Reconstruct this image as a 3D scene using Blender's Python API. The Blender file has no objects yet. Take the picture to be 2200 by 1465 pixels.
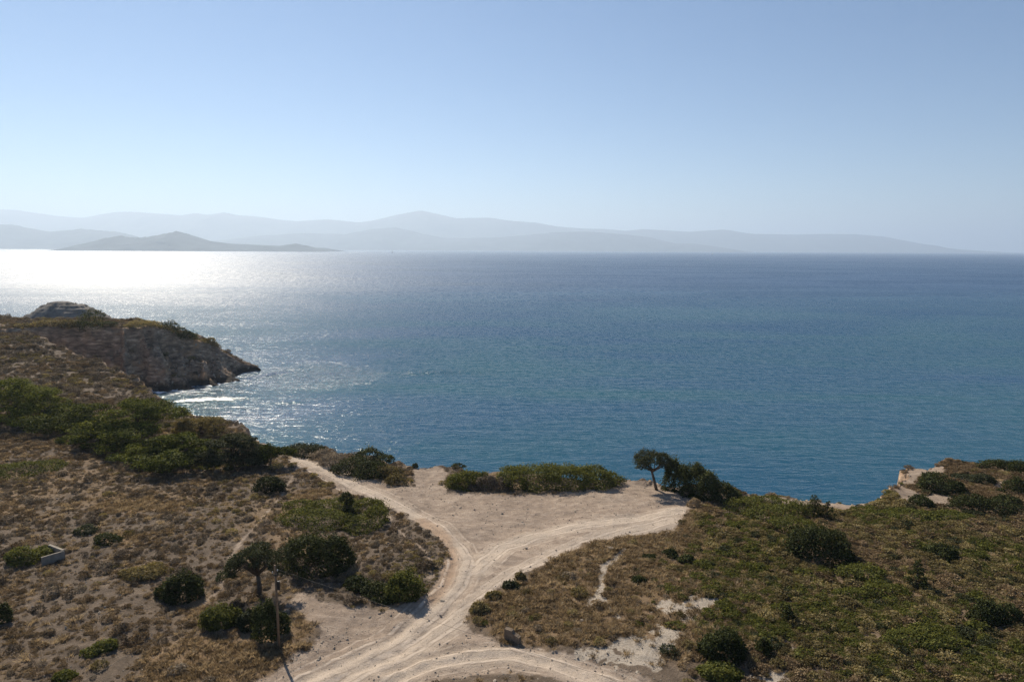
import bpy, math, random
import numpy as np
from mathutils import Matrix, Vector

sc = bpy.context.scene
# ------------------------------------------------------------------ camera
CAM_Z, FPX, PITCH, ROLL = 46.0, 1467.0, math.radians(7.667), math.radians(0.286)
cam = bpy.data.cameras.new('camera')
cam.sensor_width = 36.0
cam.lens = 36.0 * FPX / 2200.0
cam.clip_start, cam.clip_end = 1.0, 120000.0
cam_ob = bpy.data.objects.new('camera', cam)
sc.collection.objects.link(cam_ob)
MR = Matrix.Rotation(math.pi / 2 - PITCH, 3, 'X') @ Matrix.Rotation(ROLL, 3, 'Z')
cam_ob.matrix_world = Matrix.Translation((0, 0, CAM_Z)) @ MR.to_4x4()
sc.camera = cam_ob
# ------------------------------------------------------------------ sky, sun, exposure
SUN_EL, SUN_AZ = math.radians(41.0), math.radians(31.0)      # azimuth: degrees left of +Y
w = bpy.data.worlds.new('World'); sc.world = w; w.use_nodes = True
nt = w.node_tree; nt.nodes.clear()
sky = nt.nodes.new('ShaderNodeTexSky'); sky.sky_type = 'NISHITA'; sky.sun_disc = False
sky.sun_elevation, sky.sun_rotation = SUN_EL, -SUN_AZ
sky.altitude, sky.air_density, sky.dust_density, sky.ozone_density = 50, 0.85, 0.0, 3.5
bg = nt.nodes.new('ShaderNodeBackground'); bg.inputs['Strength'].default_value = 0.068
wo = nt.nodes.new('ShaderNodeOutputWorld')
hs = nt.nodes.new('ShaderNodeHueSaturation'); hs.inputs['Saturation'].default_value = 1.1
nt.links.new(sky.outputs[0], hs.inputs['Color']); nt.links.new(hs.outputs[0], bg.inputs[0]); nt.links.new(bg.outputs[0], wo.inputs[0])
sun = bpy.data.lights.new('sun', 'SUN'); sun.energy = 4.8; sun.angle = math.radians(0.53); sun.color = (1.0, 0.90, 0.74)
sun_ob = bpy.data.objects.new('sun', sun); sc.collection.objects.link(sun_ob)
sdir = Vector((-math.sin(SUN_AZ) * math.cos(SUN_EL), math.cos(SUN_AZ) * math.cos(SUN_EL), math.sin(SUN_EL)))
sun_ob.rotation_euler = sdir.to_track_quat('Z', 'Y').to_euler()
vs = sc.view_settings
vs.view_transform = 'Standard'; vs.look = 'None'; vs.exposure = 0.48; vs.gamma = 1.0; vs.use_curve_mapping = False
cy = sc.cycles
cy.use_denoising = True; cy.denoising_prefilter = 'NONE'
cy.max_bounces = 6; cy.diffuse_bounces = 2; cy.glossy_bounces = 2; cy.transmission_bounces = 3; cy.transparent_max_bounces = 8
cy.volume_bounces = 1
cy.sample_clamp_indirect = 4.0

# ------------------------------------------------------------------ helpers: noise, projection, fields
R3 = np.array(MR); FWD = -R3[:, 2]
def P(px, py, z=12.0):
    """point of the world at height z that lies under a given point of the photograph"""
    d = R3 @ np.array([(px - 1100) / FPX, -(py - 732.5) / FPX, -1.0])
    t = (z - CAM_Z) / d[2]
    return np.array([0, 0, CAM_Z]) + t * d
def PD(px, py, D):
    d = R3 @ np.array([(px - 1100) / FPX, -(py - 732.5) / FPX, -1.0])
    return np.array([0, 0, CAM_Z]) + d * (D / d[1])
def project(p):
    q = (np.asarray(p, float) - np.array([0, 0, CAM_Z])) @ R3
    dz = np.maximum(-q[:, 2], 1e-3)
    return 1100 + FPX * q[:, 0] / dz, 732.5 - FPX * q[:, 1] / dz, -q[:, 2]

def _h(ix, iy, seed):
    n = (ix.astype(np.int64) * 374761393 + iy.astype(np.int64) * 668265263 + seed * 1442695041) & 0xffffffff
    n = ((n ^ (n >> 13)) * 1274126177) & 0xffffffff
    n = (n ^ (n >> 16)) & 0xffffffff
    return n / 4294967295.0
def vn(x, y, seed=0):
    ix, iy = np.floor(x), np.floor(y)
    fx, fy = x - ix, y - iy
    fx = fx * fx * fx * (fx * (fx * 6 - 15) + 10); fy = fy * fy * fy * (fy * (fy * 6 - 15) + 10)
    a, b = _h(ix, iy, seed), _h(ix + 1, iy, seed)
    c, d = _h(ix, iy + 1, seed), _h(ix + 1, iy + 1, seed)
    return (a * (1 - fx) + b * fx) * (1 - fy) + (c * (1 - fx) + d * fx) * fy
def fbm(x, y, oct=4, seed=0, gain=0.5):
    s = np.zeros_like(x, float); a = 1.0; t = 0.0; f = 1.0
    for o in range(oct):
        ca, sa = math.cos(0.6 * o + .3), math.sin(0.6 * o + .3)
        s += a * (vn((x * ca - y * sa) * f + 17.3 * o, (x * sa + y * ca) * f - 9.1 * o, seed + o) * 2 - 1); t += a; a *= gain; f *= 2.03
    return s / t
def ss(a, b, x):
    t = np.clip((x - a) / (b - a), 0, 1); return t * t * (3 - 2 * t)
def seg_dist(x, y, pts, attrs=None, closed=False):
    """distance to a polyline, and attributes interpolated at the nearest point"""
    best = np.full(x.shape, 1e18); out = None
    n = len(pts)
    if attrs is not None:
        attrs = np.asarray(attrs, float); out = np.zeros(x.shape + (attrs.shape[1],))
    for i in range(n if closed else n - 1):
        ax, ay = pts[i][0], pts[i][1]; bx, by = pts[(i + 1) % n][0], pts[(i + 1) % n][1]
        dx, dy = bx - ax, by - ay; L = dx * dx + dy * dy + 1e-12
        t = np.clip(((x - ax) * dx + (y - ay) * dy) / L, 0, 1)
        d = (x - ax - t * dx) ** 2 + (y - ay - t * dy) ** 2
        m = d < best
        best = np.where(m, d, best)
        if attrs is not None:
            v = attrs[i][None, :] * (1 - t[m])[:, None] + attrs[(i + 1) % n][None, :] * t[m][:, None]
            out[m] = v
    return np.sqrt(best), out
def inside(x, y, pts):
    r = np.zeros(x.shape, bool); n = len(pts); j = n - 1
    for i in range(n):
        xi, yi, xj, yj = pts[i][0], pts[i][1], pts[j][0], pts[j][1]
        if yi != yj:
            c = ((yi > y) != (yj > y)) & (x < (xj - xi) * (y - yi) / (yj - yi) + xi)
            r ^= c
        j = i
    return r
def sdf(x, y, pts, far=8.0):
    """signed distance (positive inside), only near the outline"""
    a = np.asarray(pts)[:, :2]
    out = np.full(x.shape, -far)
    m = (x > a[:, 0].min() - far) & (x < a[:, 0].max() + far) & (y > a[:, 1].min() - far) & (y < a[:, 1].max() + far)
    if m.any():
        xm, ym = x[m], y[m]
        d, _ = seg_dist(xm, ym, pts, closed=True)
        out[m] = np.where(inside(xm, ym, pts), d, -d)
    return out
def pl(pix, z=12.0):
    return [tuple(P(a, b, z)[:2]) for a, b in pix]

# ------------------------------------------------------------------ terrain: outlines of the land
coast_px = [(2560, 1004), (2330, 1000), (2200, 996), (2120, 992), (2040, 992), (2000, 998), (1955, 1002), (1944, 1010), (1950, 1026), (1932, 1036), (1916, 1050),
            (1905, 1066), (1893, 1077), (1860, 1077), (1800, 1073), (1740, 1062), (1660, 1056), (1590, 1052), (1520, 1046), (1440, 1040), (1350, 1031), (1270, 1024),
            (1180, 1020), (1060, 1012), (960, 1003), (905, 1001), (868, 994), (820, 984), (760, 972), (700, 962), (640, 957), (590, 957), (556, 946), (540, 930),
            (505, 912), (455, 898), (400, 886)]
cp = pl(coast_px)
land_pts = [(p[0], p[1]) for p in cp] + [(-80, 152), (-97, 172), (-117, 190), (-140, 206), (-175, 230), (-230, 260), (-420, 260), (-420, -80), (240, -80), (240, 108)]
land_at = []
for (a, b) in coast_px:
    land_at.append((3.2 if a > 1880 and b > 1000 else 7.0,))
land_at += [(9.0,), (10.0,), (10.0,), (12.,), (12.,), (12.,), (12.,), (12.,), (12.,), (12.,)]
# headland: front brow, tip, back edge, with crest height and horizontal run of the face
head = [((-230, 200), 21, 12), ((-163.5, 216.5), 20, 14), ((-140, 225), 19.8, 20), ((-122.1, 231.1), 19, 23), ((-113.8, 236.4), 15, 22), ((-107.8, 242.9), 12, 19),
        ((-105.0, 247.0), 8, 14), ((-101.2, 250.3), 3.8, 7), ((-95.0, 254.4), 0.6, 2.5), ((-97.5, 256.5), 1.2, 5), ((-106, 255), 6, 12), ((-118, 256), 13.5, 18),
        ((-140, 258), 18.5, 20), ((-182, 250), 20.2, 20), ((-240, 262), 21, 20)]
head_pts = [h[0] for h in head]; head_at = [(h[1], h[2]) for h in head]

def height(x, y):
    x = np.asarray(x, float); y = np.asarray(y, float)
    n1 = fbm(x * .08, y * .08, 3, 3); n2 = fbm(x * .33, y * .33, 4, 7); n3 = fbm(x * 1.3, y * 1.3, 2, 11)
    base = 12.0 + 0.55 * n1 + 0.22 * n2
    base += (3.2 * ss(142, 212, y + 0.10 * (x + 140)) + 3.6 * ss(185, 222, y) * ss(-118, -150, x)) * ss(-70, -120, x)
    base += 1.2 * ss(60, -10, y) * ss(-25, -60, x)
    d, a = seg_dist(x, y, land_pts, land_at, closed=True)
    d = np.where(inside(x, y, land_pts), d, -d)
    dj = d + (1.5 * fbm(x * .22, y * .22, 4, 21) + .6 * n2) * ss(12, 3, np.abs(d))
    run = a[..., 0]
    t = np.clip(-dj / run, 0, 1.4)
    prof = 0.30 * ss(0, .16, t) + 0.70 * np.clip(t, 0, 1.2) ** 1.05
    lip = 0.5 * ss(2.5, 0, np.abs(dj)) * (n2 - .3)
    zl = np.where(dj > 0, base + lip, base + lip - prof * (base + 3.0) + ss(.03, .3, t) * ss(1.2, .6, t) * (1.1 * fbm(x * .5, y * .5, 3, 31)))
    # headland
    zh = np.full(x.shape, -9.0)
    m = (y > 165) & (x < -75)
    if m.any():
        xm, ym = x[m], y[m]
        d, a = seg_dist(xm, ym, head_pts, head_at, closed=True)
        ins = inside(xm, ym, head_pts)
        top = a[:, 0]; run = a[:, 1]
        gul = np.abs(fbm(xm * .085 + .06 * ym, ym * .03, 4, 41)) * 2.4 - .5
        dd = np.where(ins, -d, d)
        t = np.clip((dd + gul * run * .26 * ss(-1.5, 5, dd)) / run, 0, 1.5)
        prof = .34 * ss(0, .20, t) + .22 * ss(.22, .62, t) + .44 * np.clip(t, 0, 1.3) ** 1.2
        k = (top + 2.5) / 20
        zz = top - prof * (top + 2.2)
        zz += ss(0, .1, t) * k * (2.2 * fbm(xm * .17, ym * .17, 4, 51) + 1.3 * fbm(xm * .6, ym * .6, 3, 52) + 3.4 * (np.abs(fbm(xm * .30 + ym * .22, ym * .08 - xm * .05, 4, 53)) - .3))
        zz += np.where(ins, np.clip(d, 0, 6) * .03 * np.clip(top / 18, 0, 1) + .9 * fbm(xm * .15, ym * .15, 3, 54) + .35 * fbm(xm * .6, ym * .6, 2, 55), 0)
        zh[m] = zz
    z = np.maximum(zl, zh)
    return np.maximum(z, -4.0)

def G(px, py):
    """first point of the land met by the view ray through a point of the photograph"""
    d = R3 @ np.array([(px - 1100) / FPX, -(py - 732.5) / FPX, -1.0]); d /= np.linalg.norm(d)
    t = np.arange(40.0, 420.0, .4); x, y, z = d[0] * t, d[1] * t, CAM_Z + d[2] * t
    near_ = z < 24.0; t, x, y, z = t[near_], x[near_], y[near_], z[near_]
    if len(t):
        k = z - height(x, y)
        i = np.argmax(k < 0)
        if k[i] < 0:
            if i: tt = t[i - 1] + .4 * k[i - 1] / (k[i - 1] - k[i])
            else: tt = t[0]
            return np.array([0, 0, CAM_Z]) + d * tt
    return P(px, py, 12.0)
def gz(x, y): return float(height(np.array([x]), np.array([y]))[0])
def scale_at(p): return FPX / float((np.asarray(p) - np.array([0, 0, CAM_Z])) @ FWD)

# ------------------------------------------------------------------ surface regions (dirt, sand, dry grass ...)
road_poly = pl([(612, 976), (660, 984), (720, 1007), (800, 1030), (868, 1047), (884, 1042), (886, 1022), (872, 1000), (915, 1000), (958, 1003), (960, 1022), (956, 1052),
                (1060, 1061), (1180, 1061), (1280, 1053), (1335, 1037), (1342, 1028), (1400, 1034), (1450, 1045), (1480, 1062), (1500, 1080), (1488, 1092), (1466, 1116), (1452, 1142), (1400, 1147), (1320, 1156),
                (1255, 1172), (1190, 1201), (1120, 1237), (1060, 1277), (1018, 1312), (998, 1337), (1012, 1355), (1085, 1388), (1130, 1394), (1200, 1396), (1270, 1418), (1350, 1440), (1400, 1460), (1500, 1510),
                (1560, 1600), (300, 1600), (520, 1480), (590, 1445), (668, 1392), (690, 1365), (650, 1330), (615, 1300), (640, 1278), (720, 1302), (830, 1312), (915, 1288), (946, 1240), (960, 1200), (950, 1165),
                (905, 1125), (840, 1088), (760, 1062), (690, 1032), (636, 1006)])
grass_island = pl([(930, 1475), (960, 1456), (1040, 1448), (1130, 1450), (1190, 1462), (1250, 1490), (1200, 1560), (900, 1560)])
tracks = [(pl([(622, 980), (700, 1013), (800, 1058), (880, 1095), (940, 1130), (985, 1170), (1003, 1210), (985, 1260), (940, 1310), (860, 1370), (760, 1425), (640, 1480), (560, 1540)]), 1.05),
          (pl([(1445, 1120), (1320, 1150), (1200, 1192), (1110, 1238), (1050, 1288), (965, 1342), (880, 1392), (760, 1450), (640, 1520)]), 1.5),
          (pl([(780, 1510), (880, 1440), (980, 1412), (1090, 1406), (1190, 1428), (1330, 1475), (1450, 1530)]), 1.1),
          (pl([(1460, 1100), (1350, 1120), (1200, 1140), (1080, 1170), (1020, 1230)]), 1.2)]
ruts = [pl(q) for q in ([(618, 984), (690, 1022), (800, 1075), (880, 1108), (940, 1145), (968, 1180), (978, 1215), (962, 1262), (915, 1312), (830, 1375), (700, 1440), (600, 1490)],
                        [(635, 978), (720, 1013), (815, 1055), (900, 1092), (965, 1130), (1010, 1175), (1022, 1215), (1005, 1262), (960, 1320), (880, 1382), (770, 1440), (660, 1500)],
                        [(820, 1448), (900, 1412), (1010, 1392), (1110, 1388), (1240, 1420), (1400, 1475)], [(840, 1465), (930, 1428), (1010, 1413), (1110, 1408), (1200, 1434), (1330, 1478)])]
footpaths = [(pl([(828, 1092), (846, 1130), (890, 1160), (915, 1190), (932, 1222), (925, 1245)]), .34), (pl([(640, 1010), (604, 1066), (560, 1118), (520, 1160), (488, 1212), (470, 1262), (430, 1300)]), .32),
             (pl([(1342, 1182), (1318, 1204), (1298, 1216), (1293, 1240), (1286, 1275), (1268, 1300)]), .45), (pl([(1286, 1275), (1310, 1310), (1328, 1330)]), .3)]
sand_polys = [pl(q) for q in ([(1200, 1398), (1240, 1392), (1320, 1386), (1370, 1362), (1420, 1350), (1440, 1330), (1400, 1318), (1430, 1292), (1480, 1282), (1545, 1284), (1560, 1300), (1520, 1318), (1480, 1340), (1462, 1370), (1460, 1400), (1430, 1425), (1380, 1436), (1350, 1440), (1270, 1420)],
                              [(1600, 1436), (1680, 1436), (1690, 1455), (1610, 1462)], [(1700, 1395), (1760, 1420), (1745, 1432), (1695, 1410)], [(1810, 1392), (1838, 1390), (1835, 1402), (1812, 1402)],
                              [(1225, 1278), (1258, 1276), (1250, 1288), (1230, 1290)], [(1500, 1290), (1550, 1296), (1540, 1312), (1505, 1308)])]
bare_polys = [pl(q) for q in ([(1480, 1052), (1560, 1060), (1700, 1060), (1800, 1072), (1880, 1078), (1900, 1082), (1850, 1096), (1740, 1090), (1640, 1078), (1560, 1082), (1500, 1070)],
                              [(1900, 1085), (1925, 1050), (1945, 1010), (1960, 999), (2045, 1000), (2050, 1012), (2000, 1024), (1950, 1040), (1990, 1060), (2060, 1058), (2075, 1062), (2040, 1088), (1990, 1084), (1940, 1078)],
                              [(2130, 1042), (2165, 1020), (2180, 1022), (2150, 1046)], [(2185, 1070), (2230, 1075), (2230, 1090), (2190, 1080)],
                              [(556, 946), (640, 957), (640, 966), (560, 962)], [(860, 992), (960, 1001), (960, 1010), (880, 1010)])]
gold_polys = [pl(q) for q in ([(1085, 1215), (1160, 1190), (1250, 1166), (1330, 1154), (1450, 1150), (1470, 1110), (1520, 1090), (1530, 1130), (1500, 1190), (1380, 1195), (1260, 1190), (1150, 1225)],
                              [(300, 1420), (360, 1382), (480, 1370), (620, 1385), (650, 1400), (560, 1455), (480, 1500), (300, 1500)], [(400, 1270), (450, 1275), (440, 1310), (430, 1340), (400, 1330)],
                              [(190, 1070), (300, 1068), (400, 1085), (380, 1105), (280, 1100), (200, 1095)], [(215, 1150), (260, 1145), (302, 1158), (280, 1176), (235, 1172)], [(440, 1018), (490, 1018), (480, 1040), (445, 1038)],
                              [(620, 1062), (680, 1050), (720, 1054), (640, 1086)], [(610, 1360), (660, 1330), (690, 1350), (640, 1395)], [(1010, 1310), (1060, 1280), (1120, 1250), (1140, 1260), (1080, 1300), (1020, 1340)])]
grassy_poly = pl([(1005, 1335), (1060, 1278), (1190, 1202), (1260, 1172), (1330, 1157), (1460, 1140), (1490, 1092), (1560, 1100), (1600, 1200), (1660, 1260), (1620, 1340), (1560, 1420), (1430, 1425), (1320, 1388), (1200, 1395), (1085, 1385)])
head_scrub = None

def region(x, y):
    """soft masks of the ground at world positions"""
    j = .45 * fbm(x * .7, y * .7, 4, 61) + .25 * fbm(x * 3.1, y * 3.1, 2, 62)
    r = {}
    sd = sdf(x, y, road_poly); isl = sdf(x, y, grass_island)
    sd = np.minimum(sd, -isl)
    r['road_sd'] = sd + j
    dirt = ss(-.55, .55, sd + j * 1.3)
    bare = np.zeros_like(x)
    for q in bare_polys: bare = np.maximum(bare, ss(-.6, .7, sdf(x, y, q) + j * 1.5))
    sand = np.zeros_like(x)
    for q in sand_polys: sand = np.maximum(sand, ss(-.5, .6, sdf(x, y, q) + j * 4.2 - .35))
    gold = np.zeros_like(x)
    for q in gold_polys: gold = np.maximum(gold, ss(-1.0, 1.0, sdf(x, y, q) + j * 2.5))
    foot = np.zeros_like(x)
    for i, (q, wd) in enumerate(footpaths):
        d, _ = seg_dist(x, y, q); f = ss(wd * 1.3, wd * .5, d + j * .5)
        foot = np.maximum(foot, f)
        if i >= 2: sand = np.maximum(sand, f)
    tr = np.zeros_like(x)
    for q, wd in tracks:
        d, _ = seg_dist(x, y, q); tr = np.maximum(tr, ss(wd * 1.8, wd * .3, d + j * .6))
    r.update(dirt=np.maximum(dirt, 0), bare=bare, sand=sand, gold=gold * (1 - dirt), foot=foot, track=tr * dirt)
    r['open'] = np.maximum.reduce([dirt, bare, sand, foot])
    r['grassy'] = ss(-.5, 1.5, sdf(x, y, grassy_poly) + j)
    return r

# ------------------------------------------------------------------ mesh helpers
def link(o, parent=None):
    sc.collection.objects.link(o)
    if parent is not None: o.parent = parent
    return o
def mesh_np(name, V, F, mat, attrs=None, smooth=False):
    V = np.asarray(V, np.float32); F = np.asarray(F, np.int32)
    me = bpy.data.meshes.new(name)
    n = F.shape[1]
    me.vertices.add(len(V)); me.vertices.foreach_set('co', V.ravel())
    me.loops.add(F.size); me.loops.foreach_set('vertex_index', F.ravel())
    me.polygons.add(len(F)); me.polygons.foreach_set('loop_start', np.arange(len(F), dtype=np.int32) * n)
    if smooth: me.polygons.foreach_set('use_smooth', np.ones(len(F), bool))
    for k, v in (attrs or {}).items():
        v = np.asarray(v, np.float32)
        if v.ndim == 1:
            a = me.attributes.new(k, 'FLOAT', 'POINT'); a.data.foreach_set('value', v)
        else:
            a = me.attributes.new(k, 'FLOAT_COLOR', 'POINT')
            c = np.ones((len(V), 4), np.float32); c[:, :v.shape[1]] = v; a.data.foreach_set('color', c.ravel())
    me.update(calc_edges=True); me.validate()
    if mat: me.materials.append(mat)
    return me
def obj(name, me, parent=None): return link(bpy.data.objects.new(name, me), parent)
def tag(o, label=None, cat=None, group=None, kind=None):
    if label: o['label'] = label
    if cat: o['category'] = cat
    if group: o['group'] = group
    if kind: o['kind'] = kind
    return o
def empty(name, loc, rz=0.0):
    o = bpy.data.objects.new(name, None); o.empty_display_size = .3
    o.location = tuple(loc); o.rotation_euler = (0, 0, rz); return link(o)

# ------------------------------------------------------------------ materials
def newmat(name):
    m = bpy.data.materials.new(name); m.use_nodes = True
    m.node_tree.nodes.clear()
    return m, m.node_tree.nodes, m.node_tree.links
def N(nodes, t, **kw):
    n = nodes.new(t)
    for k, v in kw.items():
        if k in n.inputs.keys(): n.inputs[k].default_value = v
        else: setattr(n, k, v)
    return n
def mixc(nodes, links, fac, a, b, blend='MIX'):
    n = nodes.new('ShaderNodeMix'); n.data_type = 'RGBA'; n.blend_type = blend
    for s, v in ((n.inputs[0], fac), (n.inputs[6], a), (n.inputs[7], b)):
        if hasattr(v, 'links') or hasattr(v, 'is_linked'): links.new(v, s)
        else: s.default_value = v if not isinstance(v, tuple) else (v + (1,) if len(v) == 3 else v)
    return n.outputs[2]
def math_(nodes, links, op, a, b=0.0, c=None, clamp=False):
    n = nodes.new('ShaderNodeMath'); n.operation = op; n.use_clamp = clamp
    for i, v in enumerate((a, b) if c is None else (a, b, c)):
        if hasattr(v, 'is_linked'): links.new(v, n.inputs[i])
        else: n.inputs[i].default_value = v
    return n.outputs[0]
def noise(nodes, links, scale, detail=4, rough=.55, vec=None, dist=0.0):
    n = nodes.new('ShaderNodeTexNoise'); n.inputs['Scale'].default_value = scale; n.inputs['Detail'].default_value = detail
    n.inputs['Roughness'].default_value = rough; n.inputs['Distortion'].default_value = dist
    if vec is not None: links.new(vec, n.inputs['Vector'])
    return n.outputs['Fac']
def ramp(nodes, links, fac, stops):
    n = nodes.new('ShaderNodeValToRGB'); e = n.color_ramp.elements
    while len(e) > 1: e.remove(e[-1])
    e[0].position = stops[0][0]; e[0].color = (*stops[0][1], 1)
    for p, c in stops[1:]:
        k = e.new(p); k.color = (*c, 1)
    links.new(fac, n.inputs[0]); return n.outputs[0]
def maprange(nodes, links, v, a, b, c=0.0, d=1.0):
    n = nodes.new('ShaderNodeMapRange'); n.inputs[1].default_value = a; n.inputs[2].default_value = b; n.inputs[3].default_value = c; n.inputs[4].default_value = d
    links.new(v, n.inputs[0]); return n.outputs[0]

def ground_material():
    m, n, l = newmat('dry_ground')
    geo = n.new('ShaderNodeNewGeometry'); pos = geo.outputs['Position']
    a1 = n.new('ShaderNodeAttribute'); a1.attribute_name = 'm1'; s1 = n.new('ShaderNodeSeparateColor'); l.new(a1.outputs['Color'], s1.inputs[0])
    a2 = n.new('ShaderNodeAttribute'); a2.attribute_name = 'm2'; s2 = n.new('ShaderNodeSeparateColor'); l.new(a2.outputs['Color'], s2.inputs[0])
    dirt, track, gold = s1.outputs; sand, rock, red = s2.outputs
    fine = noise(n, l, 6.0, 5, .7, pos); mid = noise(n, l, .9, 5, .6, pos); big = noise(n, l, .12, 4, .55, pos); grit = noise(n, l, 22, 2, .6, pos)
    soil = ramp(n, l, mid, [(.30, (.075, .055, .039)), (.48, (.135, .10, .072)), (.62, (.185, .138, .10)), (.75, (.24, .182, .132))])
    soil = mixc(n, l, maprange(n, l, fine, .40, .62, 0, .75), soil, (.085, .065, .048))
    soil = mixc(n, l, maprange(n, l, grit, .60, .70, 0, .8), soil, (.31, .25, .19))
    goldc = ramp(n, l, fine, [(.3, (.13, .085, .048)), (.55, (.25, .17, .098)), (.8, (.35, .25, .15))])
    c = mixc(n, l, gold, soil, goldc)
    dcol = ramp(n, l, math_(n, l, 'MULTIPLY_ADD', mid, .6, math_(n, l, 'MULTIPLY', big, .4)), [(.36, (.205, .157, .117)), (.5, (.31, .24, .178)), (.62, (.41, .325, .245))])
    dcol = mixc(n, l, maprange(n, l, fine, .42, .66, 0, .55), dcol, (.165, .13, .10))
    streak_m = n.new('ShaderNodeMapping'); streak_m.inputs['Scale'].default_value = (.35, 1.5, 1); streak_m.inputs['Rotation'].default_value = (0, 0, .25); l.new(pos, streak_m.inputs[0])
    streak = noise(n, l, 1.6, 5, .7, streak_m.outputs[0], .5)
    dcol = mixc(n, l, maprange(n, l, streak, .5, .68, 0, .5), dcol, (.42, .345, .275))
    trk = mixc(n, l, mid, (.43, .35, .265), (.54, .455, .36))
    dcol = mixc(n, l, math_(n, l, 'MULTIPLY', track, maprange(n, l, fine, .25, .6, .45, .95)), dcol, trk)
    dcol = mixc(n, l, math_(n, l, 'MULTIPLY', red, .8), dcol, (.34, .235, .155))
    spk = maprange(n, l, grit, .56, .64, 0, .8)
    dcol = mixc(n, l, spk, dcol, (.13, .105, .085))
    wa = n.new('ShaderNodeAttribute'); wa.attribute_name = 'wheel'
    def band(c0, hw): return maprange(n, l, math_(n, l, 'ABSOLUTE', math_(n, l, 'SUBTRACT', wa.outputs['Fac'], c0)), hw, hw * .35)
    brk = maprange(n, l, noise(n, l, .8, 4, .7, pos), .38, .55)
    lines = math_(n, l, 'MAXIMUM', band(.72, .20), math_(n, l, 'MULTIPLY', band(1.75, .14), .6))
    dcol = mixc(n, l, math_(n, l, 'MULTIPLY', math_(n, l, 'MULTIPLY', lines, brk), .75), dcol, (.53, .44, .345))
    rim_ = math_(n, l, 'MAXIMUM', band(.98, .09), math_(n, l, 'MAXIMUM', band(.44, .08), band(2.0, .08)))
    dcol = mixc(n, l, math_(n, l, 'MULTIPLY', math_(n, l, 'MULTIPLY', rim_, brk), .55), dcol, (.20, .155, .115))
    dcol = mixc(n, l, 1.0, dcol, (1.10, 1.09, 1.12), 'MULTIPLY')
    edge = math_(n, l, 'ADD', dirt, math_(n, l, 'MULTIPLY', math_(n, l, 'SUBTRACT', fine, .5), .8))
    c = mixc(n, l, maprange(n, l, edge, .32, .68), c, dcol)
    scol = ramp(n, l, fine, [(.3, (.25, .205, .16)), (.52, (.40, .34, .275)), (.75, (.52, .455, .38))])
    c = mixc(n, l, maprange(n, l, math_(n, l, 'ADD', sand, math_(n, l, 'MULTIPLY', math_(n, l, 'SUBTRACT', fine, .5), .9)), .35, .7), c, scol)
    # exposed rock of the cliffs, with tilted beds
    mp = n.new('ShaderNodeMapping'); mp.inputs['Rotation'].default_value = (.9, .8, .3); mp.inputs['Scale'].default_value = (.22, .22, .8); l.new(pos, mp.inputs[0])
    bed = noise(n, l, 1.4, 5, .65, mp.outputs[0], .4)
    rcol = ramp(n, l, bed, [(.34, (.085, .062, .048)), (.46, (.22, .165, .125)), (.56, (.33, .255, .195)), (.68, (.52, .43, .34))])
    rcol = mixc(n, l, maprange(n, l, noise(n, l, .35, 5, .6, pos), .45, .62, 0, .8), rcol, (.13, .105, .085))
    rcol = mixc(n, l, maprange(n, l, big, .52, .66, 0, .75), rcol, (.36, .22, .12))
    sxyz = n.new('ShaderNodeSeparateXYZ'); l.new(pos, sxyz.inputs[0])
    wet = maprange(n, l, math_(n, l, 'ADD', sxyz.outputs[2], math_(n, l, 'MULTIPLY', mid, 1.6)), 3.6, 2.0)
    rcol = mixc(n, l, 1.0, rcol, (1.36, 1.22, 1.08), 'MULTIPLY')
    rcol = mixc(n, l, wet, rcol, (.035, .03, .026))
    c = mixc(n, l, rock, c, rcol)
    b = N(n, 'ShaderNodeBsdfPrincipled', Roughness=.93); b.inputs['Specular IOR Level'].default_value = .15
    l.new(c, b.inputs['Base Color'])
    hsum = math_(n, l, 'MULTIPLY_ADD', fine, .10, math_(n, l, 'MULTIPLY', mid, .16))
    hsum = math_(n, l, 'MULTIPLY_ADD', grit, .045, hsum)
    hsum = math_(n, l, 'ADD', hsum, math_(n, l, 'MULTIPLY', math_(n, l, 'MULTIPLY', bed, rock), .7))
    bu = N(n, 'ShaderNodeBump', Strength=.9, Distance=1.0); l.new(hsum, bu.inputs['Height']); l.new(bu.outputs[0], b.inputs['Normal'])
    o = n.new('ShaderNodeOutputMaterial'); l.new(b.outputs[0], o.inputs[0]); return m

def leaf_material(name, dark, mid, light, trans=.35, hue_rand=.25, rough=.7, spec=.10, tt=(1.35, 1.25, .75)):
    m, n, l = newmat(name)
    a = n.new('ShaderNodeAttribute'); a.attribute_name = 'var'
    oi = n.new('ShaderNodeObjectInfo')
    f = math_(n, l, 'ADD', a.outputs['Fac'], math_(n, l, 'MULTIPLY', math_(n, l, 'SUBTRACT', oi.outputs['Random'], .5), hue_rand * 2))
    c = ramp(n, l, f, [(.05, dark), (.5, mid), (.95, light)])
    d = N(n, 'ShaderNodeBsdfPrincipled', Roughness=rough); d.inputs['Specular IOR Level'].default_value = spec; l.new(c, d.inputs['Base Color'])
    t = n.new('ShaderNodeBsdfTranslucent')
    tc = mixc(n, l, 1.0, c, tt, 'MULTIPLY'); l.new(tc, t.inputs[0])
    mx = N(n, 'ShaderNodeMixShader', Fac=trans); l.new(d.outputs[0], mx.inputs[1]); l.new(t.outputs[0], mx.inputs[2])
    o = n.new('ShaderNodeOutputMaterial'); l.new(mx.outputs[0], o.inputs[0]); return m
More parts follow.
